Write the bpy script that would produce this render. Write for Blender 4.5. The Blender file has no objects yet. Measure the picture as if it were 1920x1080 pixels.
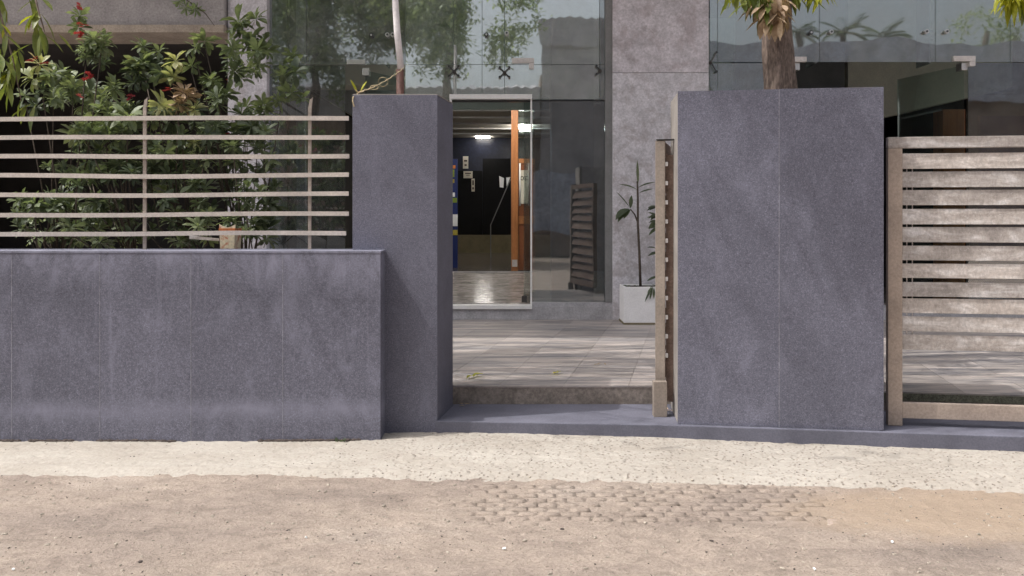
import bpy, bmesh, math, random
import numpy as np
from mathutils import Vector, Matrix
R = math.radians
scene = bpy.context.scene
COL = scene.collection
random.seed(7)
rng = np.random.default_rng(7)

# ------------------------------------------------------------------ camera
EYE = 1.48; F = 1600.0; CX = 960.0; HZ = 404.0        # focal length and horizon in photograph pixels
cam_d = bpy.data.cameras.new('camera'); cam = bpy.data.objects.new('camera', cam_d); COL.objects.link(cam)
cam.location = (0, 0, EYE); cam.rotation_euler = (R(90), 0, 0)
cam_d.sensor_width = 36; cam_d.lens = 36 * F / 1920; cam_d.shift_y = -(540 - HZ) / 1920
cam_d.clip_start = .05; cam_d.clip_end = 2000
scene.camera = cam
def X(px, Y): return (px - CX) / F * Y
def Z(py, Y): return EYE - (py - HZ) / F * Y
def P(px, py, Y): return Vector((X(px, Y), Y, Z(py, Y)))

# ------------------------------------------------------------------ world, sun, exposure
SUN = Vector((-.5, -.13, .866)).normalized()
w = bpy.data.worlds.new('World'); scene.world = w; w.use_nodes = True
nt = w.node_tree; bg = nt.nodes['Background']
sky = nt.nodes.new('ShaderNodeTexSky'); sky.sky_type = 'NISHITA'; sky.sun_disc = False
sky.sun_elevation = math.asin(SUN.z); sky.sun_rotation = math.atan2(SUN.x, SUN.y)
sky.air_density = 1.0; sky.dust_density = 7.0; sky.ozone_density = 1.0
hs_ = nt.nodes.new('ShaderNodeHueSaturation'); hs_.inputs['Saturation'].default_value = .38      # dusty white tropical haze
nt.links.new(sky.outputs[0], hs_.inputs['Color']); nt.links.new(hs_.outputs[0], bg.inputs[0]); bg.inputs[1].default_value = .15
sd = bpy.data.lights.new('sun', 'SUN'); so = bpy.data.objects.new('sun', sd); COL.objects.link(so)
sd.energy = 2.0; sd.angle = R(.5); sd.color = (1, .965, .905)
so.rotation_euler = SUN.to_track_quat('Z', 'Y').to_euler(); so.location = (-6, -1, 12)
scene.view_settings.view_transform = 'Standard'; scene.view_settings.look = 'None'
scene.view_settings.exposure = 0.57; scene.view_settings.gamma = 1

# ------------------------------------------------------------------ materials
def new_mat(name):
    m = bpy.data.materials.new(name); m.use_nodes = True
    return m, m.node_tree, m.node_tree.nodes['Principled BSDF']
def node(nt, t, **kw):
    n = nt.nodes.new(t)
    for k, v in kw.items():
        if hasattr(n, k): setattr(n, k, v)
        else: n.inputs[k].default_value = v
    return n
def coords(nt, kind='world', scale=(1, 1, 1)):
    if kind == 'world': s = nt.nodes.new('ShaderNodeNewGeometry').outputs['Position']
    else: s = nt.nodes.new('ShaderNodeTexCoord').outputs['Object']
    if scale != (1, 1, 1):
        mp = node(nt, 'ShaderNodeMapping'); mp.inputs['Scale'].default_value = scale
        nt.links.new(s, mp.inputs[0]); s = mp.outputs[0]
    return s
def noise(nt, vec, scale, detail=4, rough=.6, dist=0):
    n = node(nt, 'ShaderNodeTexNoise'); n.inputs['Scale'].default_value = scale; n.inputs['Detail'].default_value = detail
    n.inputs['Roughness'].default_value = rough; n.inputs['Distortion'].default_value = dist
    nt.links.new(vec, n.inputs['Vector']); return n.outputs['Fac']
def ramp(nt, fac, stops):
    r = node(nt, 'ShaderNodeValToRGB'); e = r.color_ramp.elements
    while len(e) < len(stops): e.new(.5)
    for el, (p, c) in zip(e, stops):
        el.position = p; el.color = tuple(c) + (1,) if len(c) == 3 else c
    nt.links.new(fac, r.inputs[0]); return r.outputs[0]
def g(v): return (v, v, v)
def mixc(nt, mode, a, b, fac):
    m = node(nt, 'ShaderNodeMix', data_type='RGBA', blend_type=mode)
    for s, v in ((m.inputs[6], a), (m.inputs[7], b), (m.inputs[0], fac)):
        if isinstance(v, (int, float)): s.default_value = v
        elif isinstance(v, tuple): s.default_value = v + (1,)
        else: nt.links.new(v, s)
    return m.outputs[2]
def bump(nt, bsdf, h, strength=.3, dist=.01):
    b = node(nt, 'ShaderNodeBump'); b.inputs['Strength'].default_value = strength; b.inputs['Distance'].default_value = dist
    nt.links.new(h, b.inputs['Height']); nt.links.new(b.outputs[0], bsdf.inputs['Normal'])
def math_n(nt, op, a, b=0.0):
    m = node(nt, 'ShaderNodeMath', operation=op)
    for s, v in ((m.inputs[0], a), (m.inputs[1], b)):
        if isinstance(v, (int, float)): s.default_value = v
        else: nt.links.new(v, s)
    return m.outputs[0]

def plain(name, col, rough=.6, metal=0, var=.15, vs=6, fine=60, bmp=.15, kind='world', scale=(1, 1, 1), stain=None, obj_rand=0, spec=.4):
    """base colour broken by two noises, optional stain colour, optional random tone per object"""
    m, nt, b = new_mat(name)
    v = coords(nt, kind, scale)
    n1 = noise(nt, v, vs, 5, .65); n2 = noise(nt, v, fine, 3, .7)
    c = mixc(nt, 'MULTIPLY', tuple(col), ramp(nt, n1, [(.3, g(1 - var)), (.7, g(1 + var))]), 1.0)
    c = mixc(nt, 'MULTIPLY', c, ramp(nt, n2, [(.35, g(1 - var * .8)), (.65, g(1 + var * .8))]), 1.0)
    if stain:
        n3 = noise(nt, v, stain[1], 6, .7, .4)
        c = mixc(nt, 'MIX', c, tuple(stain[0]), ramp(nt, n3, [(stain[2], g(0)), (stain[2] + .12, g(stain[3]))]))
    if 'concrete' in name:
        sp_ = math_n(nt, 'MULTIPLY', ramp(nt, noise(nt, v, 38, 3, .6), [(.70, g(0)), (.74, g(1))]), ramp(nt, noise(nt, v, 2.2, 2, .5), [(.56, g(0)), (.62, g(1))]))
        c = mixc(nt, 'MIX', c, (.08, .075, .08), math_n(nt, 'MULTIPLY', sp_, .85))
        wh = noise(nt, v, 13, 7, .75, 1.2); c = mixc(nt, 'MULTIPLY', c, ramp(nt, wh, [(.32, g(.80)), (.5, g(1.0)), (.68, g(1.16))]), 1.0)
    if obj_rand:
        oi = node(nt, 'ShaderNodeObjectInfo')
        c = mixc(nt, 'MULTIPLY', c, ramp(nt, oi.outputs['Random'], [(0, g(1 - obj_rand)), (1, g(1 + obj_rand))]), 1.0)
    nt.links.new(c, b.inputs['Base Color'])
    b.inputs['Roughness'].default_value = rough; b.inputs['Metallic'].default_value = metal
    b.inputs['Specular IOR Level'].default_value = spec
    if bmp: bump(nt, b, n2, bmp, .004)
    return m

def granite(name, base, stains=False):
    m, nt, b = new_mat(name); v = coords(nt)
    fine = noise(nt, v, 120, 3, .85); mid = noise(nt, v, 46, 4, .7); big = noise(nt, v, 2.3, 6, .62, .3)
    wear = noise(nt, coords(nt, 'world', (1, 1, .55)), 5.5, 7, .72, .6)
    c = mixc(nt, 'MULTIPLY', tuple(base), ramp(nt, fine, [(.30, g(.55)), (.50, g(.95)), (.60, g(1.25)), (.72, g(2.0))]), 1.0)
    c = mixc(nt, 'MULTIPLY', c, ramp(nt, mid, [(.3, g(.86)), (.7, g(1.14))]), 1.0)
    c = mixc(nt, 'MULTIPLY', c, ramp(nt, big, [(.3, g(.90)), (.5, g(1.0)), (.72, g(1.14))]), 1.0)
    c = mixc(nt, 'MIX', c, tuple(min(1, x * 1.75) for x in base), ramp(nt, wear, [(.52, g(0)), (.72, g(.36 if not stains else .5))]))
    oi = node(nt, 'ShaderNodeObjectInfo')
    c = mixc(nt, 'MULTIPLY', c, ramp(nt, oi.outputs['Random'], [(0, g(.95)), (1, g(1.05))]), 1.0)
    # pale scratches and chips
    sc = noise(nt, coords(nt, 'world', (9, 9, 2.2)), 11, 2, .5, 2.5)
    c = mixc(nt, 'MIX', c, (.36, .35, .38), ramp(nt, sc, [(.735, g(0)), (.76, g(.45))]))
    if stains:          # pale salt bloom: a ragged strip under the coping and a tide line near the foot
        z = node(nt, 'ShaderNodeSeparateXYZ'); nt.links.new(v, z.inputs[0])
        wob = noise(nt, coords(nt, 'world', (1, 1, .35)), 2.6, 6, .65, .2)
        zz = math_n(nt, 'ADD', z.outputs['Z'], math_n(nt, 'MULTIPLY', math_n(nt, 'SUBTRACT', wob, .5), .6))
        top = ramp(nt, zz, [(.99, g(0)), (1.0, g(1))])
        mr = node(nt, 'ShaderNodeMapRange'); nt.links.new(zz, mr.inputs[0]); mr.inputs[1].default_value = .98; mr.inputs[2].default_value = 1.18
        c = mixc(nt, 'MIX', c, tuple(x * 1.75 for x in base), math_n(nt, 'MULTIPLY', math_n(nt, 'MULTIPLY', mr.outputs[0], ramp(nt, wear, [(.40, g(.05)), (.62, g(1))])), .75))
        mr3 = node(nt, 'ShaderNodeMapRange'); nt.links.new(zz, mr3.inputs[0]); mr3.inputs[1].default_value = .72; mr3.inputs[2].default_value = .98
        dk = math_n(nt, 'MULTIPLY', mr3.outputs[0], math_n(nt, 'SUBTRACT', 1.0, mr.outputs[0]))
        c = mixc(nt, 'MULTIPLY', c, g(.72), math_n(nt, 'MULTIPLY', math_n(nt, 'MULTIPLY', dk, ramp(nt, big, [(.40, g(0)), (.58, g(1))])), .8))
        z2 = math_n(nt, 'ADD', z.outputs['Z'], math_n(nt, 'MULTIPLY', math_n(nt, 'SUBTRACT', wob, .5), .12))
        mr2 = node(nt, 'ShaderNodeMapRange'); nt.links.new(math_n(nt, 'ABSOLUTE', math_n(nt, 'SUBTRACT', z2, .20)), mr2.inputs[0])
        mr2.inputs[1].default_value = .09; mr2.inputs[2].default_value = .0
        c = mixc(nt, 'MIX', c, tuple(x * 1.6 for x in base), math_n(nt, 'MULTIPLY', math_n(nt, 'MULTIPLY', mr2.outputs[0], ramp(nt, wear, [(.38, g(.3)), (.60, g(1))])), .95))
    if stains:
        run = noise(nt, coords(nt, 'world', (9, 9, .35)), 2.4, 4, .6, .3)
        c = mixc(nt, 'MIX', c, tuple(x * 1.7 for x in base), ramp(nt, run, [(.60, g(0)), (.74, g(.38))]))
    nt.links.new(c, b.inputs['Base Color']); b.inputs['Roughness'].default_value = .72; b.inputs['Specular IOR Level'].default_value = .3
    bump(nt, b, fine, .25, .002)
    return m

def glass(name, tint, refl, dust=.04, film=(.55, .57, .55)):
    m, nt, b = new_mat(name); nt.nodes.remove(b)
    out = nt.nodes['Material Output']
    tr = node(nt, 'ShaderNodeBsdfTransparent'); tr.inputs[0].default_value = tint + (1,)
    gl = node(nt, 'ShaderNodeBsdfGlossy'); gl.inputs['Roughness'].default_value = .018; gl.inputs[0].default_value = (.96, .97, .98, 1)
    df = node(nt, 'ShaderNodeBsdfDiffuse'); df.inputs[0].default_value = film + (1,)
    lw = node(nt, 'ShaderNodeLayerWeight'); lw.inputs[0].default_value = .25
    f = math_n(nt, 'ADD', math_n(nt, 'MULTIPLY', lw.outputs['Fresnel'], .6), refl)
    m1 = node(nt, 'ShaderNodeMixShader'); nt.links.new(f, m1.inputs[0]); nt.links.new(tr.outputs[0], m1.inputs[1]); nt.links.new(gl.outputs[0], m1.inputs[2])
    d = noise(nt, coords(nt), 3.0, 7, .7)
    m2 = node(nt, 'ShaderNodeMixShader'); nt.links.new(ramp(nt, d, [(.35, g(dust * .4)), (.75, g(dust * 1.8))]), m2.inputs[0])
    nt.links.new(m1.outputs[0], m2.inputs[1]); nt.links.new(df.outputs[0], m2.inputs[2])
    # large panes are never flat: a very slight ripple bends what they mirror
    rp = noise(nt, coords(nt), 1.1, 2, .5)
    bb = node(nt, 'ShaderNodeBump'); bb.inputs['Strength'].default_value = .12; bb.inputs['Distance'].default_value = .02
    nt.links.new(rp, bb.inputs['Height']); nt.links.new(bb.outputs[0], gl.inputs['Normal'])
    nt.links.new(m2.outputs[0], out.inputs[0])
    return m

def leaf_mat(name, c1, c2, trans=.35, rough=.45, vs=9):
    m, nt, b = new_mat(name); out = nt.nodes['Material Output']
    n = noise(nt, coords(nt), vs, 4, .7)
    oi = node(nt, 'ShaderNodeObjectInfo')
    c = ramp(nt, n, [(.3, c1), (.7, c2)])
    c = mixc(nt, 'MULTIPLY', c, ramp(nt, oi.outputs['Random'], [(0, (.75, .78, .75)), (1, (1.25, 1.2, 1.15))]), 1.0)
    nt.links.new(c, b.inputs['Base Color']); b.inputs['Roughness'].default_value = rough; b.inputs['Specular IOR Level'].default_value = .45
    t = node(nt, 'ShaderNodeBsdfTranslucent'); nt.links.new(mixc(nt, 'MULTIPLY', c, (1.3, 1.35, .7), 1.0), t.inputs[0])
    mx = node(nt, 'ShaderNodeMixShader'); mx.inputs[0].default_value = trans
    nt.links.new(b.outputs[0], mx.inputs[1]); nt.links.new(t.outputs[0], mx.inputs[2]); nt.links.new(mx.outputs[0], out.inputs[0])
    return m

def emit(name, col, s):
    m, nt, b = new_mat(name); b.inputs['Emission Color'].default_value = col + (1,); b.inputs['Emission Strength'].default_value = s
    b.inputs['Base Color'].default_value = (.8, .8, .8, 1); return m

M = {}
M['granite'] = granite('blue_grey_granite', (.144, .145, .188))
M['granite_low'] = granite('weathered_granite', (.148, .149, .192), True)
M['mortar'] = plain('pale_mortar', (.50, .49, .52), .9, var=.2)
M['joint'] = plain('dusty_joint', (.225, .224, .265), .9, var=.3, vs=7, fine=30)
M['plinth'] = plain('plinth_render', (.134, .135, .174), .8, var=.16, vs=3, fine=90)
M['beige_stone'] = plain('beige_cap_sunlit_side', (.31, .285, .265), .8, var=.15, vs=8, fine=120)
M['concrete'] = plain('lilac_concrete', (.63, .61, .65), .85, var=.18, vs=4, fine=42, bmp=.2, stain=((.40, .36, .37), 5, .50, .6))
M['concrete_pink'] = plain('pinkish_concrete', (.62, .585, .625), .85, var=.18, vs=5, fine=34, bmp=.2, stain=((.42, .36, .38), 4, .50, .6))
M['beam'] = plain('grey_beam', (.34, .32, .32), .9, var=.22, vs=3, fine=40, stain=((.36, .34, .33), 4, .62, .5))
M['beam_lip'] = plain('brown_beam_lip', (.40, .34, .28), .9, var=.2, vs=4)
M['step'] = plain('grey_step_stone', (.42, .41, .43), .75, var=.2, vs=6, fine=50)
M['alu'] = plain('white_aluminium', (.84, .83, .82), .35, .0, .05, bmp=0)
M['steel'] = plain('dark_steel', (.09, .09, .09), .3, .9, .1, bmp=0)
M['bright_steel'] = plain('brushed_steel', (.72, .70, .68), .28, .9, .1, bmp=0)
M['patch_plate'] = plain('pale_patch_plate', (.66, .62, .60), .5, .2, .14, fine=90)
M['glass_up'] = glass('upper_tinted_glass', (.70, .78, .77), .27, .13)
M['glass_milky'] = glass('bright_film_green_glass', (.70, .80, .76), .52, .20, (.58, .66, .61))  # green film and stronger mirror added to brighten the dim central panes
M['glass_dark'] = glass('dark_tinted_glass', (.50, .56, .58), .20, .04)
M['glass_clear'] = glass('clear_door_glass', (.90, .95, .93), .03, .02)
M['gate_stile'] = plain('dull_gate_paint', (.29, .245, .21), .65, .05, .15, vs=5, fine=60, bmp=.2, stain=((.22, .15, .11), 9, .62, .6))
M['gate_old'] = plain('weathered_gate_paint', (.55, .48, .43), .62, .05, .14, vs=5, fine=60, bmp=.2, scale=(1, 1, 2.5), stain=((.74, .71, .71), 6, .52, .6), obj_rand=.10)
M['gate_post'] = plain('tan_gate_paint', (.44, .36, .305), .65, .1, .15, vs=5, fine=60, bmp=.2, stain=((.16, .09, .06), 9, .64, .8))
M['gate_dark'] = plain('rusty_brown_steel', (.20, .14, .115), .75, .2, .25, vs=9, stain=((.34, .28, .24), 12, .58, .6))
M['fence_post'] = plain('brown_fence_paint', (.33, .285, .25), .65, .1, .2, vs=8)
M['rail'] = plain('dusty_fence_paint', (.53, .48, .44), .6, .1, .14, vs=4, fine=70, stain=((.78, .73, .68), 14, .66, .7))
M['dirt'] = None
M['slate'] = None
M['tile_joint'] = plain('pale_tile_grout', (.30, .28, .27), .9)
M['kerb'] = plain('stained_kerb', (.25, .215, .19), .9, var=.3, vs=7, fine=40, stain=((.30, .24, .20), 5, .60, .6))
M['moss'] = plain('mossy_edge', (.19, .19, .14), .95, var=.4, vs=30, fine=90)
M['wood'] = plain('orange_brown_wood', (.42, .17, .06), .42, 0, .22, vs=3, fine=30, bmp=.08, scale=(6, 6, .6))
M['wood_dark'] = plain('dark_brown_wood', (.27, .095, .04), .4, 0, .22, vs=3, fine=30, bmp=.08, scale=(6, 6, .6))
M['navy'] = plain('glossy_navy_wall', (.014, .017, .034), .3, 0, .3, vs=3, fine=14, bmp=0)
M['black'] = plain('near_black_fill', (.004, .004, .005), .8, 0, .3, bmp=0)
M['dark_wall'] = plain('dark_grey_wall', (.055, .05, .048), .8, 0, .25, vs=2)
M['cream'] = plain('cream_plaster', (.72, .67, .56), .9, 0, .1, vs=3)
M['ceil'] = plain('taupe_ceiling', (.74, .69, .60), .8, 0, .06, vs=2)
M['white'] = plain('dirty_white_paint', (.88, .87, .88), .7, 0, .06, vs=6, stain=((.42, .37, .33), 9, .66, .7))
M['white_wall'] = plain('pale_interior_wall', (.72, .76, .73), .8, 0, .12, vs=5, fine=20)
M['bulkhead'] = plain('pale_green_bulkhead', (.40, .47, .44), .8, 0, .1, vs=3)
M['blue_grey'] = plain('blue_grey_paint', (.20, .22, .27), .8, 0, .1)
M['grey_wall'] = plain('mid_grey_wall', (.23, .23, .23), .85, 0, .14, vs=3)
M['tan'] = plain('tan_skirting', (.22, .185, .11), .7, 0, .15)
M['lobby_floor'] = plain('polished_lobby_stone', (.45, .41, .385), .16, 0, .4, vs=4, fine=16, bmp=.12, scale=(.6, 2.2, 1), stain=((.12, .09, .08), 5, .52, .6))
M['lobby_dark'] = plain('polished_dark_stone', (.16, .14, .125), .16, 0, .4, vs=4, fine=16, bmp=.1)
M['soil'] = plain('dark_soil', (.05, .04, .03), 1, 0, .4, vs=20)
M['pole_white'] = plain('chalky_pole_paint', (.80, .76, .77), .6, 0, .08, vs=8, fine=60, stain=((.35, .27, .24), 14, .66, .7))
M['pole_brown'] = plain('maroon_pole_paint', (.13, .062, .05), .6, 0, .2, vs=8)
M['twine'] = plain('dry_twine', (.55, .45, .28), .9, 0, .2)
M['bark'] = plain('ashoka_bark', (.155, .118, .10), .95, 0, .5, vs=9, fine=38, bmp=1.0, scale=(1.6, 1.6, .5), stain=((.42, .34, .27), 8, .61, .8))
M['twig'] = plain('grey_brown_twig', (.085, .066, .052), .9, 0, .3)
M['leaf'] = leaf_mat('jatropha_leaf', (.115, .155, .095), (.29, .34, .215))
M['leaf_street'] = leaf_mat('sunlit_street_leaf', (.14, .19, .12), (.34, .40, .26), .5)  # leaf lightened so the mirrored crowns look sunlit
M['leaf_sunlit'] = leaf_mat('sunlit_jatropha_leaf', (.24, .28, .13), (.52, .52, .32))  # paler leaf copy: sunlight painted onto the shrub heads
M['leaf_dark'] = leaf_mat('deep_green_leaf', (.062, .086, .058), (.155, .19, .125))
M['leaf_long'] = leaf_mat('ashoka_leaf', (.06, .10, .025), (.20, .22, .06))
M['leaf_yellow'] = leaf_mat('yellowing_leaf', (.30, .34, .02), (.55, .50, .05), .45)
M['leaf_dry'] = leaf_mat('dry_leaf', (.26, .17, .11), (.62, .48, .36), .2, .8)
M['petal'] = leaf_mat('red_petal', (.30, .03, .045), (.47, .065, .09), .25)
M['pot_cream'] = plain('cream_glaze', (.66, .58, .42), .5, 0, .12, vs=30, stain=((.46, .10, .04), 14, .50, .9))
M['pot_orange'] = plain('orange_glaze', (.52, .17, .06), .5, 0, .2, vs=25)
M['paper'] = plain('white_paper', (.85, .86, .88), .8, 0, .03, bmp=0)
M['poster'] = plain('cream_poster', (.72, .68, .58), .7, 0, .05, bmp=0)
M['poster_ink'] = plain('dark_print', (.08, .06, .05), .7, bmp=0)
M['blue'] = plain('royal_blue_board', (.012, .025, .13), .5, 0, .1, bmp=0)
M['lime'] = plain('lime_card', (.20, .28, .04), .7, bmp=0)
M['yellow'] = plain('yellow_card', (.38, .31, .05), .7, bmp=0)
M['orange'] = plain('orange_card', (.60, .20, .05), .7, bmp=0)
M['red'] = plain('red_card', (.50, .03, .03), .7, bmp=0)
M['lamp'] = emit('lit_panel', (1, .95, .88), 22)
M['pebble'] = plain('grey_pebble', (.30, .25, .21), .9, 0, .4, vs=20)
M['clod'] = plain('dry_clod', (.36, .315, .265), 1, 0, .3, vs=30, fine=120, bmp=.6)
M['dark_bit'] = plain('dark_chip', (.07, .055, .05), .9, 0, .4, vs=20)
M['tarp'] = plain('blue_tarpaulin', (.33, .35, .42), .45, 0, .25, vs=2, fine=10, stain=((.35, .38, .45), 2, .58, .6))
M['shed'] = plain('grey_shed_sheet', (.30, .29, .31), .7, 0, .25, vs=1.5)
M['brick_wall'] = plain('brown_shed_wall', (.20, .15, .12), .9, 0, .3, vs=2)
M['palm'] = leaf_mat('palm_frond', (.03, .06, .02), (.09, .12, .04), .2)
M['brick'] = plain('pinkish_paver', (.345, .275, .232), .9, 0, .2, vs=10, fine=50, bmp=.5, obj_rand=.10)

def gate_mat():
    m, nt, b = new_mat('scuffed_gate_paint')
    oi = node(nt, 'ShaderNodeObjectInfo')
    def oc(sc):
        a = node(nt, 'ShaderNodeVectorMath', operation='ADD'); nt.links.new(coords(nt, 'world', sc), a.inputs[0]); nt.links.new(math_n(nt, 'MULTIPLY', oi.outputs['Random'], 80.0), a.inputs[1]); return a.outputs[0]
    v = oc((1, 1, 1.0001))
    big = noise(nt, oc((1, 1, 3)), 3.5, 6, .7, .5); fine = noise(nt, oc((1, 1, .6)), 55, 5, .75, .3)
    scr = noise(nt, oc((5, 5, 9)), 6, 3, .6, 2.2)
    c = ramp(nt, big, [(.30, (.27, .24, .22)), (.5, (.41, .37, .345)), (.66, (.62, .595, .585))])
    c = mixc(nt, 'MULTIPLY', c, ramp(nt, fine, [(.3, g(.72)), (.5, g(1.0)), (.7, g(1.28))]), 1.0)
    c = mixc(nt, 'MIX', c, (.72, .70, .69), ramp(nt, scr, [(.62, g(0)), (.72, g(.55))]))
    rust = noise(nt, v, 17, 5, .7); c = mixc(nt, 'MIX', c, (.13, .075, .05), ramp(nt, rust, [(.70, g(0)), (.74, g(.8))]))
    c = mixc(nt, 'MULTIPLY', c, ramp(nt, oi.outputs['Random'], [(0, (.84, .84, .85)), (1, (1.12, 1.10, 1.08))]), 1.0)
    nt.links.new(c, b.inputs['Base Color']); b.inputs['Roughness'].default_value = .6; b.inputs['Specular IOR Level'].default_value = .4
    bump(nt, b, fine, .2, .003); return m
M['gate'] = gate_mat()
def dirt_mat():
    m, nt, b = new_mat('dusty_road_dirt')
    v = coords(nt)
    big = noise(nt, coords(nt, 'world', (.55, 1.3, 1)), 1.3, 6, .6, .4)
    mid = noise(nt, coords(nt, 'world', (.6, 1, 1)), 9, 6, .7, .5); fine = noise(nt, v, 75, 4, .75); grit = noise(nt, v, 260, 2, .7)
    c = ramp(nt, big, [(.30, (.31, .258, .226)), (.44, (.41, .338, .290)), (.56, (.445, .368, .312)), (.72, (.50, .425, .37))])
    c = mixc(nt, 'MULTIPLY', c, ramp(nt, mid, [(.3, g(.76)), (.5, g(1.0)), (.7, g(1.14))]), 1.0)
    c = mixc(nt, 'MULTIPLY', c, ramp(nt, fine, [(.3, g(.72)), (.7, g(1.16))]), 1.0)
    c = mixc(nt, 'MULTIPLY', c, ramp(nt, grit, [(.26, g(.62)), (.40, g(1))]), 1.0)
    shade_spk = noise(nt, coords(nt, 'world', (.7, 1, 1)), 95, 3, .6)
    c = mixc(nt, 'MULTIPLY', c, ramp(nt, shade_spk, [(.30, g(.5)), (.37, g(1))]), 1.0)  # dark specks painted in for the small shadows of rough ground
    # finer ochre sand blown over the ground by the right-hand gate
    sx = node(nt, 'ShaderNodeSeparateXYZ'); nt.links.new(v, sx.inputs[0])
    dx = math_n(nt, 'MULTIPLY', math_n(nt, 'SUBTRACT', sx.outputs['X'], 2.5), .9); dy = math_n(nt, 'MULTIPLY', math_n(nt, 'SUBTRACT', sx.outputs['Y'], 4.35), 2.2)
    d2 = math_n(nt, 'ADD', math_n(nt, 'MULTIPLY', dx, dx), math_n(nt, 'MULTIPLY', dy, dy))
    d2 = math_n(nt, 'ADD', d2, math_n(nt, 'MULTIPLY', math_n(nt, 'SUBTRACT', mid, .5), 1.4))
    mr = node(nt, 'ShaderNodeMapRange'); nt.links.new(d2, mr.inputs[0]); mr.inputs[1].default_value = 1.3; mr.inputs[2].default_value = .4
    c = mixc(nt, 'MIX', c, (.47, .365, .275), math_n(nt, 'MULTIPLY', mr.outputs[0], .75))
    nt.links.new(c, b.inputs['Base Color']); b.inputs['Roughness'].default_value = .95; b.inputs['Specular IOR Level'].default_value = .15
    h = math_n(nt, 'ADD', math_n(nt, 'MULTIPLY', fine, .6), math_n(nt, 'ADD', math_n(nt, 'MULTIPLY', grit, .3), mid))
    bump(nt, b, h, 1.0, .022)
    return m
M['dirt'] = dirt_mat()
def apron_mat():
    m, nt, b = new_mat('bleached_concrete_apron')
    v = coords(nt); mid = noise(nt, coords(nt, 'world', (.5, 1, 1)), 3, 6, .65); fine = noise(nt, v, 55, 4, .7)
    pit = node(nt, 'ShaderNodeTexVoronoi'); pit.inputs['Scale'].default_value = 42; pit.inputs['Randomness'].default_value = 1
    nt.links.new(coords(nt, 'world', (.85, 1, 1)), pit.inputs['Vector'])
    c = ramp(nt, mid, [(.3, (.345, .310, .270)), (.7, (.445, .412, .370))])
    c = mixc(nt, 'MULTIPLY', c, ramp(nt, fine, [(.3, g(.86)), (.7, g(1.08))]), 1.0)
    pm = math_n(nt, 'MULTIPLY', ramp(nt, pit.outputs['Distance'], [(.14, g(1)), (.33, g(0))]), ramp(nt, noise(nt, v, 5, 3, .6), [(.30, g(0)), (.50, g(1))]))
    sx = node(nt, 'ShaderNodeSeparateXYZ'); nt.links.new(v, sx.inputs[0]); mrx = node(nt, 'ShaderNodeMapRange'); nt.links.new(sx.outputs['X'], mrx.inputs[0]); mrx.inputs[1].default_value = -1.7; mrx.inputs[2].default_value = -.3; mrx.inputs[3].default_value = .25
    pm = math_n(nt, 'MULTIPLY', pm, mrx.outputs[0])      # the pitted, unfinished stretch starts right of the low wall
    c = mixc(nt, 'MIX', c, (.20, .16, .135), math_n(nt, 'MULTIPLY', pm, .75))
    nt.links.new(c, b.inputs['Base Color']); b.inputs['Roughness'].default_value = .95; b.inputs['Specular IOR Level'].default_value = .15
    bump(nt, b, math_n(nt, 'SUBTRACT', math_n(nt, 'MULTIPLY', fine, .5), math_n(nt, 'MULTIPLY', pm, 1.2)), .6, .011)
    return m
M['apron'] = apron_mat()
def slate_mat():
    m, nt, b = new_mat('veined_slate'); v = coords(nt, 'world', (.32, 3.0, 1))
    oi = node(nt, 'ShaderNodeObjectInfo')
    n1 = noise(nt, v, 3.2, 7, .68, .8); n2 = noise(nt, v, 22, 4, .7)
    c = ramp(nt, n1, [(.30, (.12, .118, .135)), (.43, (.25, .235, .24)), (.55, (.41, .365, .345)), (.72, (.58, .50, .46))])
    c = mixc(nt, 'MULTIPLY', c, ramp(nt, n2, [(.3, g(.8)), (.7, g(1.2))]), 1.0)
    c = mixc(nt, 'MULTIPLY', c, ramp(nt, oi.outputs['Random'], [(0, g(.85)), (1, g(1.12))]), 1.0)
    nt.links.new(c, b.inputs['Base Color']); b.inputs['Roughness'].default_value = .5; bump(nt, b, n1, .25, .006)
    return m
M['slate'] = slate_mat()

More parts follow.
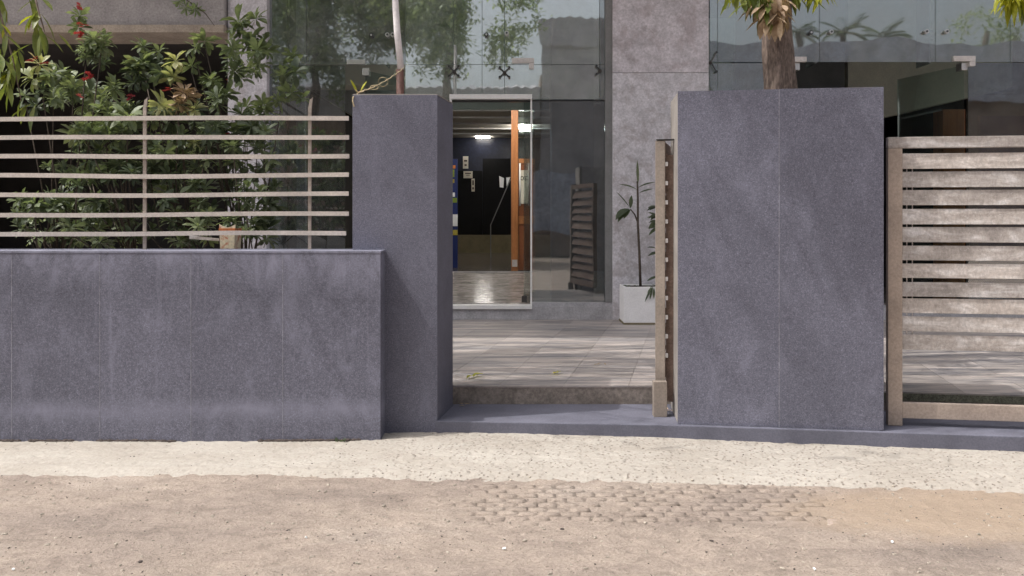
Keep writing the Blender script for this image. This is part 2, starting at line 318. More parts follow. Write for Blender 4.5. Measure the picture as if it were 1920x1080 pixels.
# ------------------------------------------------------------------ mesh helpers
class MB:
    def __init__(s): s.v = []; s.f = []; s.sm = False
    def add(s, vs, fs):
        o = len(s.v); s.v += [tuple(p) for p in vs]; s.f += [tuple(i + o for i in f) for f in fs]; return s
    def hexa(s, b4, t4):
        return s.add(list(b4) + list(t4), [(3, 2, 1, 0), (4, 5, 6, 7), (0, 1, 5, 4), (1, 2, 6, 5), (2, 3, 7, 6), (3, 0, 4, 7)])
    def box(s, x0, x1, y0, y1, z0, z1):
        return s.hexa([(x0, y0, z0), (x1, y0, z0), (x1, y1, z0), (x0, y1, z0)], [(x0, y0, z1), (x1, y0, z1), (x1, y1, z1), (x0, y1, z1)])
    def prism(s, poly, z0, z1):
        n = len(poly)
        return s.add([(x, y, z0) for x, y in poly] + [(x, y, z1) for x, y in poly],
                     [tuple(range(n - 1, -1, -1)), tuple(range(n, 2 * n))] + [(i, (i + 1) % n, n + (i + 1) % n, n + i) for i in range(n)])
    def sheet(s, poly, y0, y1):          # polygon in x,z extruded in depth
        n = len(poly)
        return s.add([(x, y0, z) for x, z in poly] + [(x, y1, z) for x, z in poly],
                     [tuple(range(n)), tuple(range(2 * n - 1, n - 1, -1))] + [(i, n + i, n + (i + 1) % n, (i + 1) % n) for i in range(n)])
    def tube(s, pts, rad, seg=8, cap=True):
        pts = [Vector(p) for p in pts]; n = len(pts)
        if not hasattr(rad, '__len__'): rad = [rad] * n
        rings = []; up = Vector((0, 0, 1)); prev = None
        for i, p in enumerate(pts):
            d = (pts[min(i + 1, n - 1)] - pts[max(i - 1, 0)]).normalized()
            a = d.cross(up if abs(d.z) < .95 else Vector((1, 0, 0))).normalized()
            if prev is not None and a.dot(prev) < 0: a = -a
            prev = a; b = d.cross(a)
            rings.append([p + (a * math.cos(t) + b * math.sin(t)) * rad[i] for t in [2 * math.pi * k / seg for k in range(seg)]])
        fs = [(i * seg + k, i * seg + (k + 1) % seg, (i + 1) * seg + (k + 1) % seg, (i + 1) * seg + k) for i in range(n - 1) for k in range(seg)]
        if cap: fs += [tuple(range(seg - 1, -1, -1)), tuple((n - 1) * seg + k for k in range(seg))]
        s.add([p for r in rings for p in r], fs); return s
    def mesh(s, name, mat, origin=(0, 0, 0), smooth=False, bevel=0):
        me = bpy.data.meshes.new(name); o = Vector(origin)
        me.from_pydata([(Vector(p) - o)[:] for p in s.v], [], s.f); me.materials.append(mat if not isinstance(mat, str) else M[mat])
        bm = bmesh.new(); bm.from_mesh(me); bmesh.ops.recalc_face_normals(bm, faces=bm.faces)
        if bevel: bmesh.ops.bevel(bm, geom=list(bm.edges), offset=bevel, segments=2, affect='EDGES', profile=.6)
        bm.to_mesh(me); bm.free()
        if smooth: me.shade_smooth()
        return me
def tag(o, label=None, cat=None, group=None, kind=None):
    for k, v in (('label', label), ('category', cat), ('group', group), ('kind', kind)):
        if v: o[k] = v
    return o
def root_of(o):
    while o.parent: o = o.parent
    return o
def link(name, me, parent=None, loc=(0, 0, 0)):
    o = bpy.data.objects.new(name, me); COL.objects.link(o); o.parent = parent; o.location = loc; return o
def thing(name, loc, label, cat, group=None):
    o = bpy.data.objects.new(name, None); COL.objects.link(o); o.location = loc; o.empty_display_size = .2
    return tag(o, label, cat, group)
def part(name, mb, mat, parent, smooth=False, bevel=0):       # mesh given in world coordinates
    return link(name, mb.mesh(name, mat, root_of(parent).location, smooth, bevel), parent)
def solo(name, mb, mat, label, cat, group=None, smooth=False, bevel=0, loc=None):   # a thing that is one mesh
    if loc is None:
        a = np.array(mb.v); loc = ((a[:, 0].min() + a[:, 0].max()) / 2, (a[:, 1].min() + a[:, 1].max()) / 2, a[:, 2].min())
    return tag(link(name, mb.mesh(name, mat, loc, smooth, bevel), None, loc), label, cat, group)
def struct(name, mb, mat, smooth=False, bevel=0):
    return tag(link(name, mb.mesh(name, mat, (0, 0, 0), smooth, bevel)), kind='structure')
def grid_mesh(name, xs, ys, zf, mat):
    gx, gy = np.meshgrid(xs, ys); z = zf(gx, gy)
    v = np.stack([gx, gy, z], -1).reshape(-1, 3); nx, ny = len(xs), len(ys)
    i = np.arange(nx * ny).reshape(ny, nx)
    f = np.stack([i[:-1, :-1], i[:-1, 1:], i[1:, 1:], i[1:, :-1]], -1).reshape(-1, 4)
    me = bpy.data.meshes.new(name); me.vertices.add(len(v)); me.vertices.foreach_set('co', v.astype(np.float32).ravel())
    me.loops.add(f.size); me.loops.foreach_set('vertex_index', f.astype(np.int32).ravel())
    me.polygons.add(len(f)); me.polygons.foreach_set('loop_start', np.arange(0, f.size, 4, dtype=np.int32))
    me.update(calc_edges=True); me.materials.append(M[mat]); me.shade_smooth(); return me
def vnoise(seed):
    t = np.random.default_rng(seed).random((256, 256))
    def fn(x, y, s):
        x = x * s + 1000; y = y * s + 1000; xi = np.floor(x).astype(int); yi = np.floor(y).astype(int)
        fx = x - xi; fy = y - yi; fx = fx * fx * (3 - 2 * fx); fy = fy * fy * (3 - 2 * fy)
        a = t[yi % 256, xi % 256]; b = t[yi % 256, (xi + 1) % 256]; c = t[(yi + 1) % 256, xi % 256]; d = t[(yi + 1) % 256, (xi + 1) % 256]
        return (a * (1 - fx) + b * fx) * (1 - fy) + (c * (1 - fx) + d * fx) * fy - .5
    return fn
VN = vnoise(3); VN2 = vnoise(11)
def fbm(x, y, s, o=4):
    r = 0; a = 1
    for k in range(o): r = r + a * VN(x + 7.3 * k, y - 3.1 * k, s * 2 ** k); a *= .5
    return r

# ------------------------------------------------------------------ ground
def patch_mask(x, y):
    xr_ = 1.52 + (y - 4.12) * .34
    return np.clip((x + .45) / .25, 0, 1) * np.clip((xr_ + .05 - x) / .05, 0, 1) * np.clip((y - 4.08) / .08, 0, 1) * np.clip((4.84 - y) / .06, 0, 1)
def dirt_z(x, y):
    ridge = np.clip(1 - 5 * np.abs(fbm(x * .45, y, 3.1, 3)), 0, 1) ** 2
    ridge2 = np.clip(1 - 6 * np.abs(VN2(x * .8 + y * .5, y, 6.3)), 0, 1) ** 2
    tyre = .005 * np.sin((x * .45 - y) * 60) * np.clip(VN(x, y, .9) * 5 - .6, 0, 1)
    r_ = .013 * fbm(x * .35, y, 2.2, 3) + .009 * fbm(x * .5, y * 1.4, 6, 4) + .009 * fbm(x * .7, y, 19, 4) + .010 * ridge * (VN2(x, y, 1.7) + .35) - .007 * ridge2 * np.clip(VN(x, y, 2.1) * 3, 0, 1) + tyre
    return -.035 + r_ * (1 - .88 * patch_mask(x, y))
gx = np.concatenate([[-400, -60, -12], np.linspace(-4.2, 4.2, 900), [12, 60, 400]])
gy = np.concatenate([[-400, -60, -6], np.linspace(2.6, 5.95, 400), [12, 60, 400]])
def gz(x, y):
    inn = (np.abs(x) < 4.3) & (y > 2.5) & (y < 6)
    return np.where(inn, dirt_z(np.clip(x, -4.3, 4.3), np.clip(y, 2.5, 6)), np.where(y > 6, -.06, -.035))
ground = tag(link('ground', grid_mesh('ground', gx, gy, gz, 'dirt')), kind='structure')
AX = [-8, X(0, 5), X(500, 5), X(820, 4.85), X(1200, 4.83), X(1500, 4.77), X(1920, 4.7), 6]
AY = [5.0, 5.0, 4.98, 4.87, 4.86, 4.79, 4.70, 4.6]
def apron_front(x): return np.interp(x, AX, AY) + .03 * VN(x, x * 0, 1.6) + .004 * VN2(x, x * 0, 9)
def apron_z(x, y):
    d = y - apron_front(x)
    edge = np.clip(d / .06, -1.2, 1)
    mound = .018 * np.exp(-((x - .0) / 1.1) ** 2) * np.clip(d / .5, 0, 1)
    pits = -.012 * np.clip(VN2(x * .6, y, 34) - .12, 0, 1) * 2
    return -.028 + edge * .022 + mound + .005 * fbm(x * .5, y, 4, 3) + .0022 * VN(x * .7, y, 45) + .8 * pits
ap = tag(link('concrete_apron', grid_mesh('concrete_apron', np.linspace(-7.6, 5.6, 1300), np.linspace(4.5, 6.0, 230), apron_z, 'apron')), kind='structure')
far = MB().add([(-400, 25, -.01), (400, 25, -.01), (400, 400, -.01), (-400, 400, -.01)], [(0, 1, 2, 3)])

# partly buried paver patch
pav = tag(link('paver_patch', grid_mesh('paver_bed', np.linspace(-.42, 1.66, 40), np.linspace(4.14, 4.80, 20), lambda x, y: dirt_z(x, y) - .004, 'dirt')), kind='structure')
br_meshes = []
for k in range(4):
    bm = bmesh.new(); bmesh.ops.create_cube(bm, size=1)
    bmesh.ops.subdivide_edges(bm, edges=bm.edges, cuts=2, use_grid_fill=True)
    r_ = random.Random(k)
    for v in bm.verts:
        q = v.co; dome = 1 - .16 * (abs(q.x * 2) ** 4 + abs(q.y * 2) ** 4)
        if q.z > 0: q.z *= dome
        v.co = Vector((q.x * .098, q.y * .058, q.z * .05)) + Vector((r_.uniform(-.004, .004), r_.uniform(-.004, .004), r_.uniform(-.003, .003)))
    me = bpy.data.meshes.new('brick'); bm.to_mesh(me); bm.free(); me.materials.append(M['dirt']); me.shade_smooth(); br_meshes.append(me)
for j in range(9):
    for i in range(21):
        x = -.34 + i * .1065 + (j % 2) * .05 + random.uniform(-.006, .006); y = 4.18 + j * .0715 + random.uniform(-.004, .004) + .012 * math.sin(x * 5 + j)
        fade = min(1, max(0, (x + .46) / .30)) * (1 if j > 0 else .6)
        if x > 1.50 + (y - 4.12) * .34: continue
        z = -.0535 + .0012 * fade - .012 * (1 - fade) + random.uniform(-.003, .002) - (.012 if random.random() < .07 else 0)
        o = link('brick', br_meshes[(i * 3 + j) % 4], pav, (x, y, z)); o.rotation_euler = (random.uniform(-.05, .05), random.uniform(-.04, .04), random.uniform(-.06, .06))
eb = MB().prism([(1.525, 4.11), (1.57, 4.11), (1.612, 4.25), (1.567, 4.25)], -.08, -.031); part('edging', eb, 'brick', pav, bevel=.006)

# ------------------------------------------------------------------ boundary walls
YL = 5.62; YP = 5.80; ZT = Z(471, YL)
lw_ = thing('low_boundary_wall', (-2.4, 5.75, 0), 'low blue-grey granite-clad wall carrying the rail fence', 'wall')
xr = X(714, YL)
joints = [-7.5] + [X(22, YL) - .6 * k for k in range(6, 0, -1)] + [X(22, YL), X(187, YL), X(358, YL), X(530, YL), xr]
part('core', MB().box(-7.5, xr - .02, YL + .003, 5.98, -.1, ZT - .02), 'mortar', lw_)
for a, b in zip(joints[:-1], joints[1:]):
    part('panel', MB().box(a + .0022, b - .0022, YL, YL + .03, -.1, ZT - .018), 'granite_low', lw_, bevel=.0008)
for a in joints[1:-1]: part('joint', MB().box(a - .0026, a + .0026, YL - .0007, YL + .01, .0, ZT - .02), 'joint', lw_)
part('end_panel', MB().box(xr - .03, xr, YL + .032, 5.86, -.1, ZT - .018), 'granite_low', lw_, bevel=.0015)
part('coping', MB().box(-7.5, xr + .002, YL - .0025, 6.0, ZT - .016, ZT + .002), 'granite_low', lw_, bevel=.003)

lp = thing('gate_pillar', (-.8, 6.0, 0), 'tall granite gate pillar at the end of the low wall', 'pillar')
xl = X(661, YP); xf = X(820, YP); xb = X(849, 6.26); ZP = Z(178, YP)
part('core', MB().prism([(xl + .02, YP + .02), (xf - .02, YP + .02), (xb - .02, 6.25), (xl + .02, 6.25)], -.1, ZP - .01), 'mortar', lp)
part('front_panel', MB().prism([(xl, YP), (xf, YP), (xf + .003, YP + .022), (xl, YP + .022)], -.1, ZP), 'granite', lp, bevel=.0015)
part('inner_panel', MB().prism([(xf - .02, YP + .024), (xf + .0035, YP + .024), (xb, 6.26), (xb - .03, 6.26)], -.1, ZP - .004), 'plinth', lp, bevel=.0015)
part('outer_panel', MB().box(xl, xl + .018, YP + .024, 6.26, -.1, ZP - .004), 'granite', lp, bevel=.0015)
part('cap', MB().prism([(xl + .002, YP + .004), (xf - .001, YP + .004), (xb - .001, 6.258), (xl + .002, 6.258)], ZP + .0005, ZP + .007), 'beige_stone', lp)

A = Vector((X(1271, 5.70), 5.70, 0)); B = Vector((X(1657, 5.52), 5.52, 0))
u = (B - A).normalized(); back = Vector((-u.y, u.x, 0))
ZS = Z(171, 5.70)
gw = thing('gate_wall', (1.75, 5.8, 0), 'broad granite-clad wall slab between the two gates', 'wall')
def quad_wall(name, t0, t1, d0, d1, z0, z1, mat, parent, bevel=.0008, shift=(0, 0)):
    p = [A + u * t0 + back * d0, A + u * t1 + back * d0, A + u * t1 + back * d1 + Vector((shift[1], 0, 0)), A + u * t0 + back * d1 + Vector((shift[0], 0, 0))]
    return part(name, MB().prism([(q.x, q.y) for q in p], z0, z1), mat, parent, bevel=bevel)
LW = (B - A).length; tj = (Vector((X(1461, 5.61), 5.61, 0)) - A).dot(u)
quad_wall('core', .02, LW - .02, .003, .50, -.1, ZS - .004, 'mortar', gw)
quad_wall('panel', 0, tj - .002, 0, .026, .088, ZS, 'granite', gw)
quad_wall('panel', tj + .002, LW, 0, .026, .088, ZS + .002, 'granite', gw)
p = [A + back * .027, A + back * .027 + u * .019, A + back * .5 + u * .016, A + back * .5 - u * .024]
part('side_panel', MB().prism([(q.x, q.y) for q in p], .088, ZS - .006), 'beige_stone', gw, bevel=.0015)  # beige colour carries the sunlight on this side face
quad_wall('joint', tj - .0026, tj + .0026, -.0007, .01, .09, ZS - .002, 'joint', gw, 0)
quad_wall('end_panel', LW - .019, LW, .028, .5, .088, ZS - .003, 'granite', gw)

def kerb_y(x): return 6.31 - max(0, x - 1.15) * .142
pl = [(-.52, 5.79), (1.05, 5.675)]
ang = math.atan2(-u.y, u.x)
pl += [(A.x - .02, A.y - .03), (B.x, B.y - .03), (5.6, B.y - .03 - (5.6 - B.x) * math.tan(ang)), (5.6, kerb_y(5.6) + .01), (1.15, 6.32), (-.45, 6.32)]
plinth = struct('threshold_plinth', MB().prism(pl, -.12, .085), 'plinth', bevel=.006)

# ------------------------------------------------------------------ courtyard
kb = struct('courtyard_kerb', MB().prism([(-.8, 6.31), (1.15, 6.31), (5.6, kerb_y(5.6)), (5.6, kerb_y(5.6) + .2), (1.15, 6.5), (-.8, 6.5)], .0, .212), 'kerb', bevel=.004)
struct('courtyard_base', MB().box(-7.5, 7.5, 6.505, 10.9, -.1, .2195), 'tile_joint')
court = struct('courtyard_floor', MB().box(-7.5, -.85, 6.51, 10.45, .2198, .223), 'slate')
def clip(poly, pt, nrm):
    out = []
    for i in range(len(poly)):
        a, b = Vector(poly[i]), Vector(poly[(i + 1) % len(poly)]); da = (a - pt).dot(nrm); db = (b - pt).dot(nrm)
        if da >= 0: out.append(a)
        if da * db < 0: out.append(a + (b - a) * (da / (da - db)))
    return out
def region_clip(poly, reg):
    for i in range(len(reg)):
        a, b = Vector(reg[i]), Vector(reg[(i + 1) % len(reg)]); d = b - a
        poly = clip(poly, a, Vector((-d.y, d.x)))
        if len(poly) < 3: return []
    return poly
regs = [[(-.849, 6.306), (1.15, 6.306), (1.15, 10.45), (-.849, 10.45)], [(1.15, 6.306), (5.6, kerb_y(5.6) - .004), (5.6, 10.45), (1.15, 10.45)]]
rot = Matrix.Rotation(R(-12), 2); T = .47; J = .0013
for i in range(-8, 16):
    for j in range(6, 27):
        c = Vector((i * T + (0 if j % 2 else 0), j * T))
        q = [rot @ (c + Vector(d)) for d in ((J, J), (T - J, J), (T - J, T - J), (J, T - J))]
        for reg in regs:
            pc = region_clip(q, reg)
            if len(pc) >= 3:
                a = abs(sum(pc[k].x * pc[(k + 1) % len(pc)].y - pc[k].y * pc[(k + 1) % len(pc)].x for k in range(len(pc)))) / 2
                if a < .002: continue
                t = MB().prism([(v.x, v.y) for v in pc], .21, .2235 + random.uniform(-.0004, .0004)); part('tile', t, 'slate', court)
mo = struct('mossy_edge', MB().prism([(1.25, kerb_y(1.25) - .012), (5.5, kerb_y(5.5) - .012), (5.5, kerb_y(5.5) + .05), (1.25, kerb_y(1.25) + .05)], .165, .214), 'moss')

# ------------------------------------------------------------------ office building
YF = 10.4
def fx(px): return X(px, YF)
def fz(py): return Z(py, YF)
bd = thing('office_building', (0, 11, 0), 'glass-fronted office building with lilac concrete columns behind the courtyard', 'building')
ZB = .223
def column(name, x0, x1, mats, zj):
    c = part(name, MB().box(x0 + .012, x1 - .012, 10.30, 11.2, 0, 7), 'mortar', bd)
    zs = [ZB - .05] + zj + [6.9]
    for k in range(len(zs) - 1):
        part('concrete_panel', MB().box(x0, x1, 10.27, 11.21, zs[k] + .002, zs[k + 1] - .002), mats[k % len(mats)], c, bevel=.003)
column('column', X(1149, 10.27), X(1329, 10.27), ['concrete', 'concrete_pink'], [Z(136, 10.27)])
column('column', X(427, 10.27), X(500, 10.27), ['concrete'], [Z(136, 10.27)])
part('beam', MB().box(-9, X(425, 10.27), 10.2, 10.9, Z(47, 10.2), 6.9), 'beam', bd, bevel=.006)
part('beam_lip', MB().box(-9, X(425, 10.27), 10.16, 10.86, Z(62, 10.2), Z(47.5, 10.2)), 'beam_lip', bd, bevel=.006)
part('porch_back_wall', MB().box(-9, -3.0, 15, 15.2, 0, 6), 'dark_wall', bd)
part('porch_side_wall', MB().box(-9.2, -9, 10.9, 15, 0, 6), 'dark_wall', bd)
part('porch_ceiling', MB().box(-9, -3.0, 10.9, 15, Z(62, 10.2) + .05, 6), 'dark_wall', bd)
part('porch_floor', MB().box(-9, -3.05, 10.46, 15, .0, .23), 'dark_wall', bd)
part('roof_canopy', MB().box(-9.2, 9.2, 7.75, 21, 7.0, 7.5), 'concrete', bd)
part('rear_wall', MB().box(-9.2, 9.2, 20.6, 20.8, 0, 7), 'dark_wall', bd)
part('side_wall', MB().box(9, 9.2, 10.9, 20.6, 0, 7), 'dark_wall', bd)
part('upper_rear_wall', MB().box(-3.0, 9, 14.8, 15.0, 3.62, 7), 'grey_wall', bd)
part('interior_partition', MB().box(1.4, 1.6, 11.25, 20.5, 0, 7), 'dark_wall', bd)
part('interior_partition', MB().box(-3.05, -2.95, 11.25, 20.5, 0, 7), 'dark_wall', bd)

# step and sills
part('entrance_step', MB().box(fx(500) + .0, fx(1148), 10.30, 10.62, .1, fz(573)), 'step', bd, bevel=.006)
part('sill', MB().box(fx(500) + .01, fx(845), 10.33, 10.45, fz(573) + .001, fz(566)), 'step', bd)
part('sill', MB().box(fx(998), fx(1147), 10.33, 10.45, fz(573) + .001, fz(566)), 'step', bd, bevel=.003)
# white door frame
wf = part('door_frame', MB().box(fx(845), fx(997), 10.27, 10.46, fz(577.5), fz(570.5)), 'alu', bd, bevel=.003)
part('frame_jamb', MB().box(fx(843.5), fx(847.5), 10.34, 10.46, fz(571) + .001, fz(187)), 'alu', wf)
part('frame_jamb', MB().box(fx(994.5), fx(997.5), 10.36, 10.44, fz(571) + .001, fz(187)), 'alu', wf)
part('frame_head', MB().box(fx(843.5), fx(997.5), 10.33, 10.46, fz(187) + .001, fz(178)), 'alu', wf, bevel=.003)
part('transom_strip', MB().box(fx(838), fx(1134), 10.41, 10.46, fz(191), fz(187.5)), 'steel', bd)  # solid dark steel bar under the door head
part('mullion', MB().box(fx(1134), fx(1147.5), 10.32, 10.5, fz(566) + .001, 6.9), 'grey_wall', bd, bevel=.004)
# panes
def pane(x0, x1, y0, y1, mat, Y0=10.385, name='glass_pane'):
    return part(name, MB().box(fx(x0) + .003, fx(x1) - .003, Y0, Y0 + .012, fz(y1) + .003, fz(y0) - .003 if y0 > -400 else 6.9), mat, bd)
for a, b in ((501, 575), (575, 760), (760, 850), (850, 904), (904, 946), (946, 1124), (1124, 1134)):
    pane(a, b, -500, 121.5, 'glass_milky' if 750 < a < 960 else 'glass_up')
for a, b in ((760, 850), (850, 904), (904, 946), (946, 1124), (1124, 1134)):
    pane(a, b, 121.5, 187, 'glass_milky' if 750 < a < 960 else 'glass_up')
pane(501, 648, 122, 566, 'glass_dark'); pane(758, 843, 187, 566, 'glass_dark')
pane(998, 1134, 190, 566, 'glass_dark')
for a, b in ((1330, 1345), (1345, 1536), (1536, 1753), (1753, 1893), (1893, 2150)):
    pane(a, b, -500, 117, 'glass_up')
for a, b in ((1330, 1345), (1345, 1488)): pane(a, b, 118.5, 560, 'glass_up')
pane(1814, 2150, 117.5, 560, 'glass_dark')
# open glass door leaves
def leaf(x, y0, y1, z0, z1, dx, mat, bottom=True, sz=.1):
    d = part('glass_door', MB().prism([(x, y0), (x + .012, y0), (x + .012 + dx, y1), (x + dx, y1)], z0, z1), mat, bd)
    part('patch_fitting', MB().box(x - .03, x + .05, y0 - .02, y0 + .12, z1 - .06, z1 + .03), 'bright_steel', d, bevel=.004)
    if bottom: part('patch_fitting', MB().box(x - .025, x + .04, y0 - .02, y0 + .12, z0 - .01, z0 + .07), 'steel', d, bevel=.004)
    return d
leaf(fx(982), 10.44, 11.35, fz(566), fz(124), .10, 'glass_clear')
leaf(fx(684), 10.42, 11.2, fz(566), fz(132), .45, 'glass_clear')
leaf(X(1806, 10.42), 10.42, 11.5, fz(560), fz(122), -.32, 'glass_clear')
leaf(fx(1492), 10.42, 11.4, fz(560), fz(122), .28, 'glass_clear')
for x0, x1, y0, y1, mt in ((652, 686, 113, 122, 'bright_steel'), (960, 1001, 110, 119, 'patch_plate'), (992, 1001, 119.5, 130, 'patch_plate'), (1487, 1510, 107.5, 117, 'patch_plate'), (1785, 1825, 106, 116, 'patch_plate'), (1814, 1825, 116.5, 125, 'patch_plate')):
    part('patch_plate', MB().box(fx(x0), fx(x1), 10.35, 10.41, fz(y1), fz(y0)), mt, bd, bevel=.003)
# spider fittings
def spider(px, py, r, dirs):
    s = part('spider_fitting', MB().tube([P(px, py, 10.40), P(px, py, 10.33)], .022, 10), 'steel', bd)
    for dx, dz in dirs:
        c = Vector((fx(px), 10.345, fz(py))); e = c + Vector((dx * r, 0, dz * r))
        part('arm', MB().tube([c, e], [.009, .007], 6), 'steel', s)
        part('bolt', MB().tube([e + Vector((0, -.025, 0)), e + Vector((0, .045, 0))], .014, 10), 'steel', s)
X4 = [(1, 1), (-1, 1), (1, -1), (-1, -1)]
spider(851.5, 135, .058, X4); spider(946, 137, .058, X4); spider(1125, 133, .05, [(-1, 1), (-1, -1)])
spider(1331, 118, .085, [(.75, 1.35), (.75, -1.35)])
def standoff(px, py, ring):
    c = P(px, py, 10.37); s = part('glass_bolt', MB().tube([c, c + Vector((0, -.04, 0))], .026, 14), 'steel' if ring else 'bright_steel', bd)
    part('bolt_cap', MB().tube([c + Vector((0, -.041, 0)), c + Vector((0, -.05, 0))], .013, 10), 'bright_steel' if ring else 'steel', s)
for px, py, k in ((912, 66, 1), (950, 63, 0), (697, 67, 1), (727, 66, 0), (737, 66, 0), (1519, 62, 1), (1557, 60.5, 0), (1735, 60, 0), (1773, 60, 0)): standoff(px, py, k)
# glass fins behind the panes with their clamps
for px in (930, 1530, 1744, 722):
    f = part('glass_fin', MB().box(fx(px) - .008, fx(px) + .008, 10.41, 10.75, fz(119), 6.9), 'glass_up', bd)
    for zz in (58, 66, 75): part('clamp', MB().box(fx(px) - .05, fx(px) + .05, 10.415, 10.44, fz(zz) - .012, fz(zz) + .012), 'steel', f)

# rooms behind the glass
ZL = .39
lob = part('lobby_floor', MB().hexa([(-2.94, 10.63, 0), (1.39, 10.63, 0), (1.39, 13, 0), (-2.94, 13, 0)], [(-2.94, 10.63, ZL), (1.39, 10.63, ZL), (1.39, 13, .62), (-2.94, 13, .62)]), 'lobby_floor', bd)
part('lobby_floor', MB().box(-2.94, 1.39, 13.003, 20.5, 0, .62), 'lobby_dark', bd)
part('threshold_strip', MB().box(-2.94, 1.39, 12.96, 13.05, .55, .627), 'step', bd)
ce = part('lobby_ceiling', MB().box(-2.94, 1.39, 11.9, 20.5, 3.3, 3.6), 'ceil', bd)
for Y in (13.6, 14.6, 15.65, 16.7, 17.7, 18.8): part('ceiling_strip', MB().box(-2.9, 1.3, Y, Y + .07, 3.27, 3.299), 'alu', ce)
part('lobby_back_wall', MB().box(-2.94, 1.39, 20.0, 20.2, .62, 3.3), 'navy', bd)
part('skirting', MB().box(-2.94, 1.39, 19.6, 19.99, .621, Z(441, 19.6)), 'tan', bd)
part('black_opening_sheet', MB().box(X(905, 19.9), X(957, 19.9), 19.93, 19.985, .8, Z(297, 19.9)), 'black', bd)  # flat black sheet painted as the darkness of an opening
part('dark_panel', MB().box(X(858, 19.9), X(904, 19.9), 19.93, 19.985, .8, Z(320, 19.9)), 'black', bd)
lamp = part('ceiling_lamp_or_fill', MB().box(X(892, 19.5), X(918, 19.5), 19.6, 19.75, 3.27, 3.299), 'lamp', bd)
part('ceiling_lamp_or_fill', MB().box(-1.1, .5, 12.0, 12.14, 3.22, 3.299), 'lamp', bd)  # unseen fill light added behind the lintel to brighten door and floor
lamp2 = part('ceiling_lamp_or_fill', MB().box(X(975, 16.6), X(996, 16.6), 16.9, 17.5, 3.20, 3.268), 'lamp', bd)
part('bulkhead', MB().box(fx(765), fx(1036), 11.3, 11.45, 2.89, 6.9), 'bulkhead', bd)
# upper-floor interior and a sky-bright panel behind the top panes
part('pale_panel', MB().box(fx(990), fx(1036), 10.9, 11.0, fz(168), fz(30)), 'white_wall', bd)  # pale sheet standing in for sky mirrored in the pane
part('inner_column', MB().box(fx(1037), fx(1118), 10.75, 11.15, .3, fz(28)), 'blue_grey', bd)
part('white_strip', MB().box(fx(1119), fx(1133), 10.8, 10.9, fz(186), fz(22)), 'white_wall', bd)
part('pale_panel', MB().box(fx(1332), fx(1395), 10.8, 10.9, fz(330), fz(20)), 'white_wall', bd)
part('blue_grey_box', MB().box(fx(1391), fx(1470), 10.7, 11.2, .3, fz(88)), 'blue_grey', bd)
part('inner_wall', MB().sheet([(X(572, 12.4), Z(160, 12.4)), (X(665, 12.4), Z(220, 12.4)), (X(760, 12.4), Z(220, 12.4)), (X(760, 12.4), 6.9), (X(572, 12.4), 6.9)], 12.4, 12.6), 'grey_wall', bd)
part('inner_pilaster', MB().box(X(543, 11.1), X(556, 11.1), 11.1, 11.4, .3, 6.9), 'grey_wall', bd)
part('inner_pilaster', MB().sheet([(X(557, 11.0), .3), (X(573, 11.0), .3), (X(568, 11.0), 6.9), (X(553, 11.0), 6.9)], 11.0, 11.1), 'concrete', bd)
part('stair_brace', MB().tube([P(663, -10, 11.6), P(680, 40, 11.6)], .03, 6), 'steel', bd)
# stair wall in the right-hand hall
sq = [P(1590, 236, 12.6), P(1898, 163, 10.8), Vector((X(1898, 10.8), 10.8, 6.9)), Vector((X(1590, 12.6), 12.6, 6.9))]
sw = part('stair_wall', MB().hexa(sq, [q + Vector((.05, .25, 0)) for q in sq]), 'cream', bd)
part('handrail', MB().tube([P(1690, 222, 11.7), P(1765, 206, 11.3)], .015, 6), 'grey_wall', sw)
part('hall_floor', MB().box(1.62, 9, 10.63, 20.5, 0, .39), 'lobby_dark', bd)
part('entrance_step', MB().box(fx(1330), 9, 10.30, 10.62, .1, fz(575)), 'step', bd, bevel=.006)
part('orange_cupboard', MB().box(X(1768, 12.9), X(1810, 12.9), 12.9, 13.2, .4, Z(205, 12.9)), 'wood', bd)
part('blue_board', MB().box(X(1816, 11.6), X(1960, 11.6), 11.3, 11.36, .4, Z(222, 11.6)), 'blue', bd)
part('rough_panel', MB().box(X(1816, 11.9), X(1960, 11.9), 11.9, 11.96, .4, Z(178, 11.9)), 'kerb', bd)
# wooden door with its post and pull handles
wd = thing('wooden_door', (X(975, 13.05), 13.05, .63), 'open orange-brown wooden door with twin steel pull handles in the lobby', 'door')
Yd = 13.05
part('door_post', MB().box(X(958.5, Yd), X(971.5, Yd), Yd, Yd + .14, .63, 3.29), 'wood', wd, bevel=.004)
part('head_rail', MB().box(X(972, Yd), X(1003, Yd), Yd + .03, Yd + .1, Z(205, Yd), 3.29), 'wood_dark', wd)
part('glazing', MB().box(X(972, Yd), X(1003, Yd), Yd + .06, Yd + .07, Z(297, Yd), Z(206, Yd)), 'glass_clear', wd)
part('mid_rail', MB().box(X(972, Yd), X(1003, Yd), Yd + .03, Yd + .1, Z(306, Yd), Z(297, Yd) - .002), 'wood', wd, bevel=.003)
part('panel', MB().box(X(972, Yd), X(1003, Yd), Yd + .05, Yd + .09, .64, Z(306, Yd) - .002), 'wood_dark', wd)
part('cross_rail', MB().box(X(972, Yd), X(1003, Yd), Yd + .03, Yd + .049, Z(420, Yd), Z(405, Yd)), 'wood', wd, bevel=.003)
part('kick_plate', MB().box(X(960, Yd), X(970, Yd), Yd - .012, Yd - .001, Z(500, Yd), Z(487, Yd)), 'patch_plate', wd)
sg = part('notice', MB().box(X(975.5, Yd), X(991.5, Yd), Yd + .035, Yd + .049, Z(382, Yd), Z(319, Yd)), 'poster', wd)
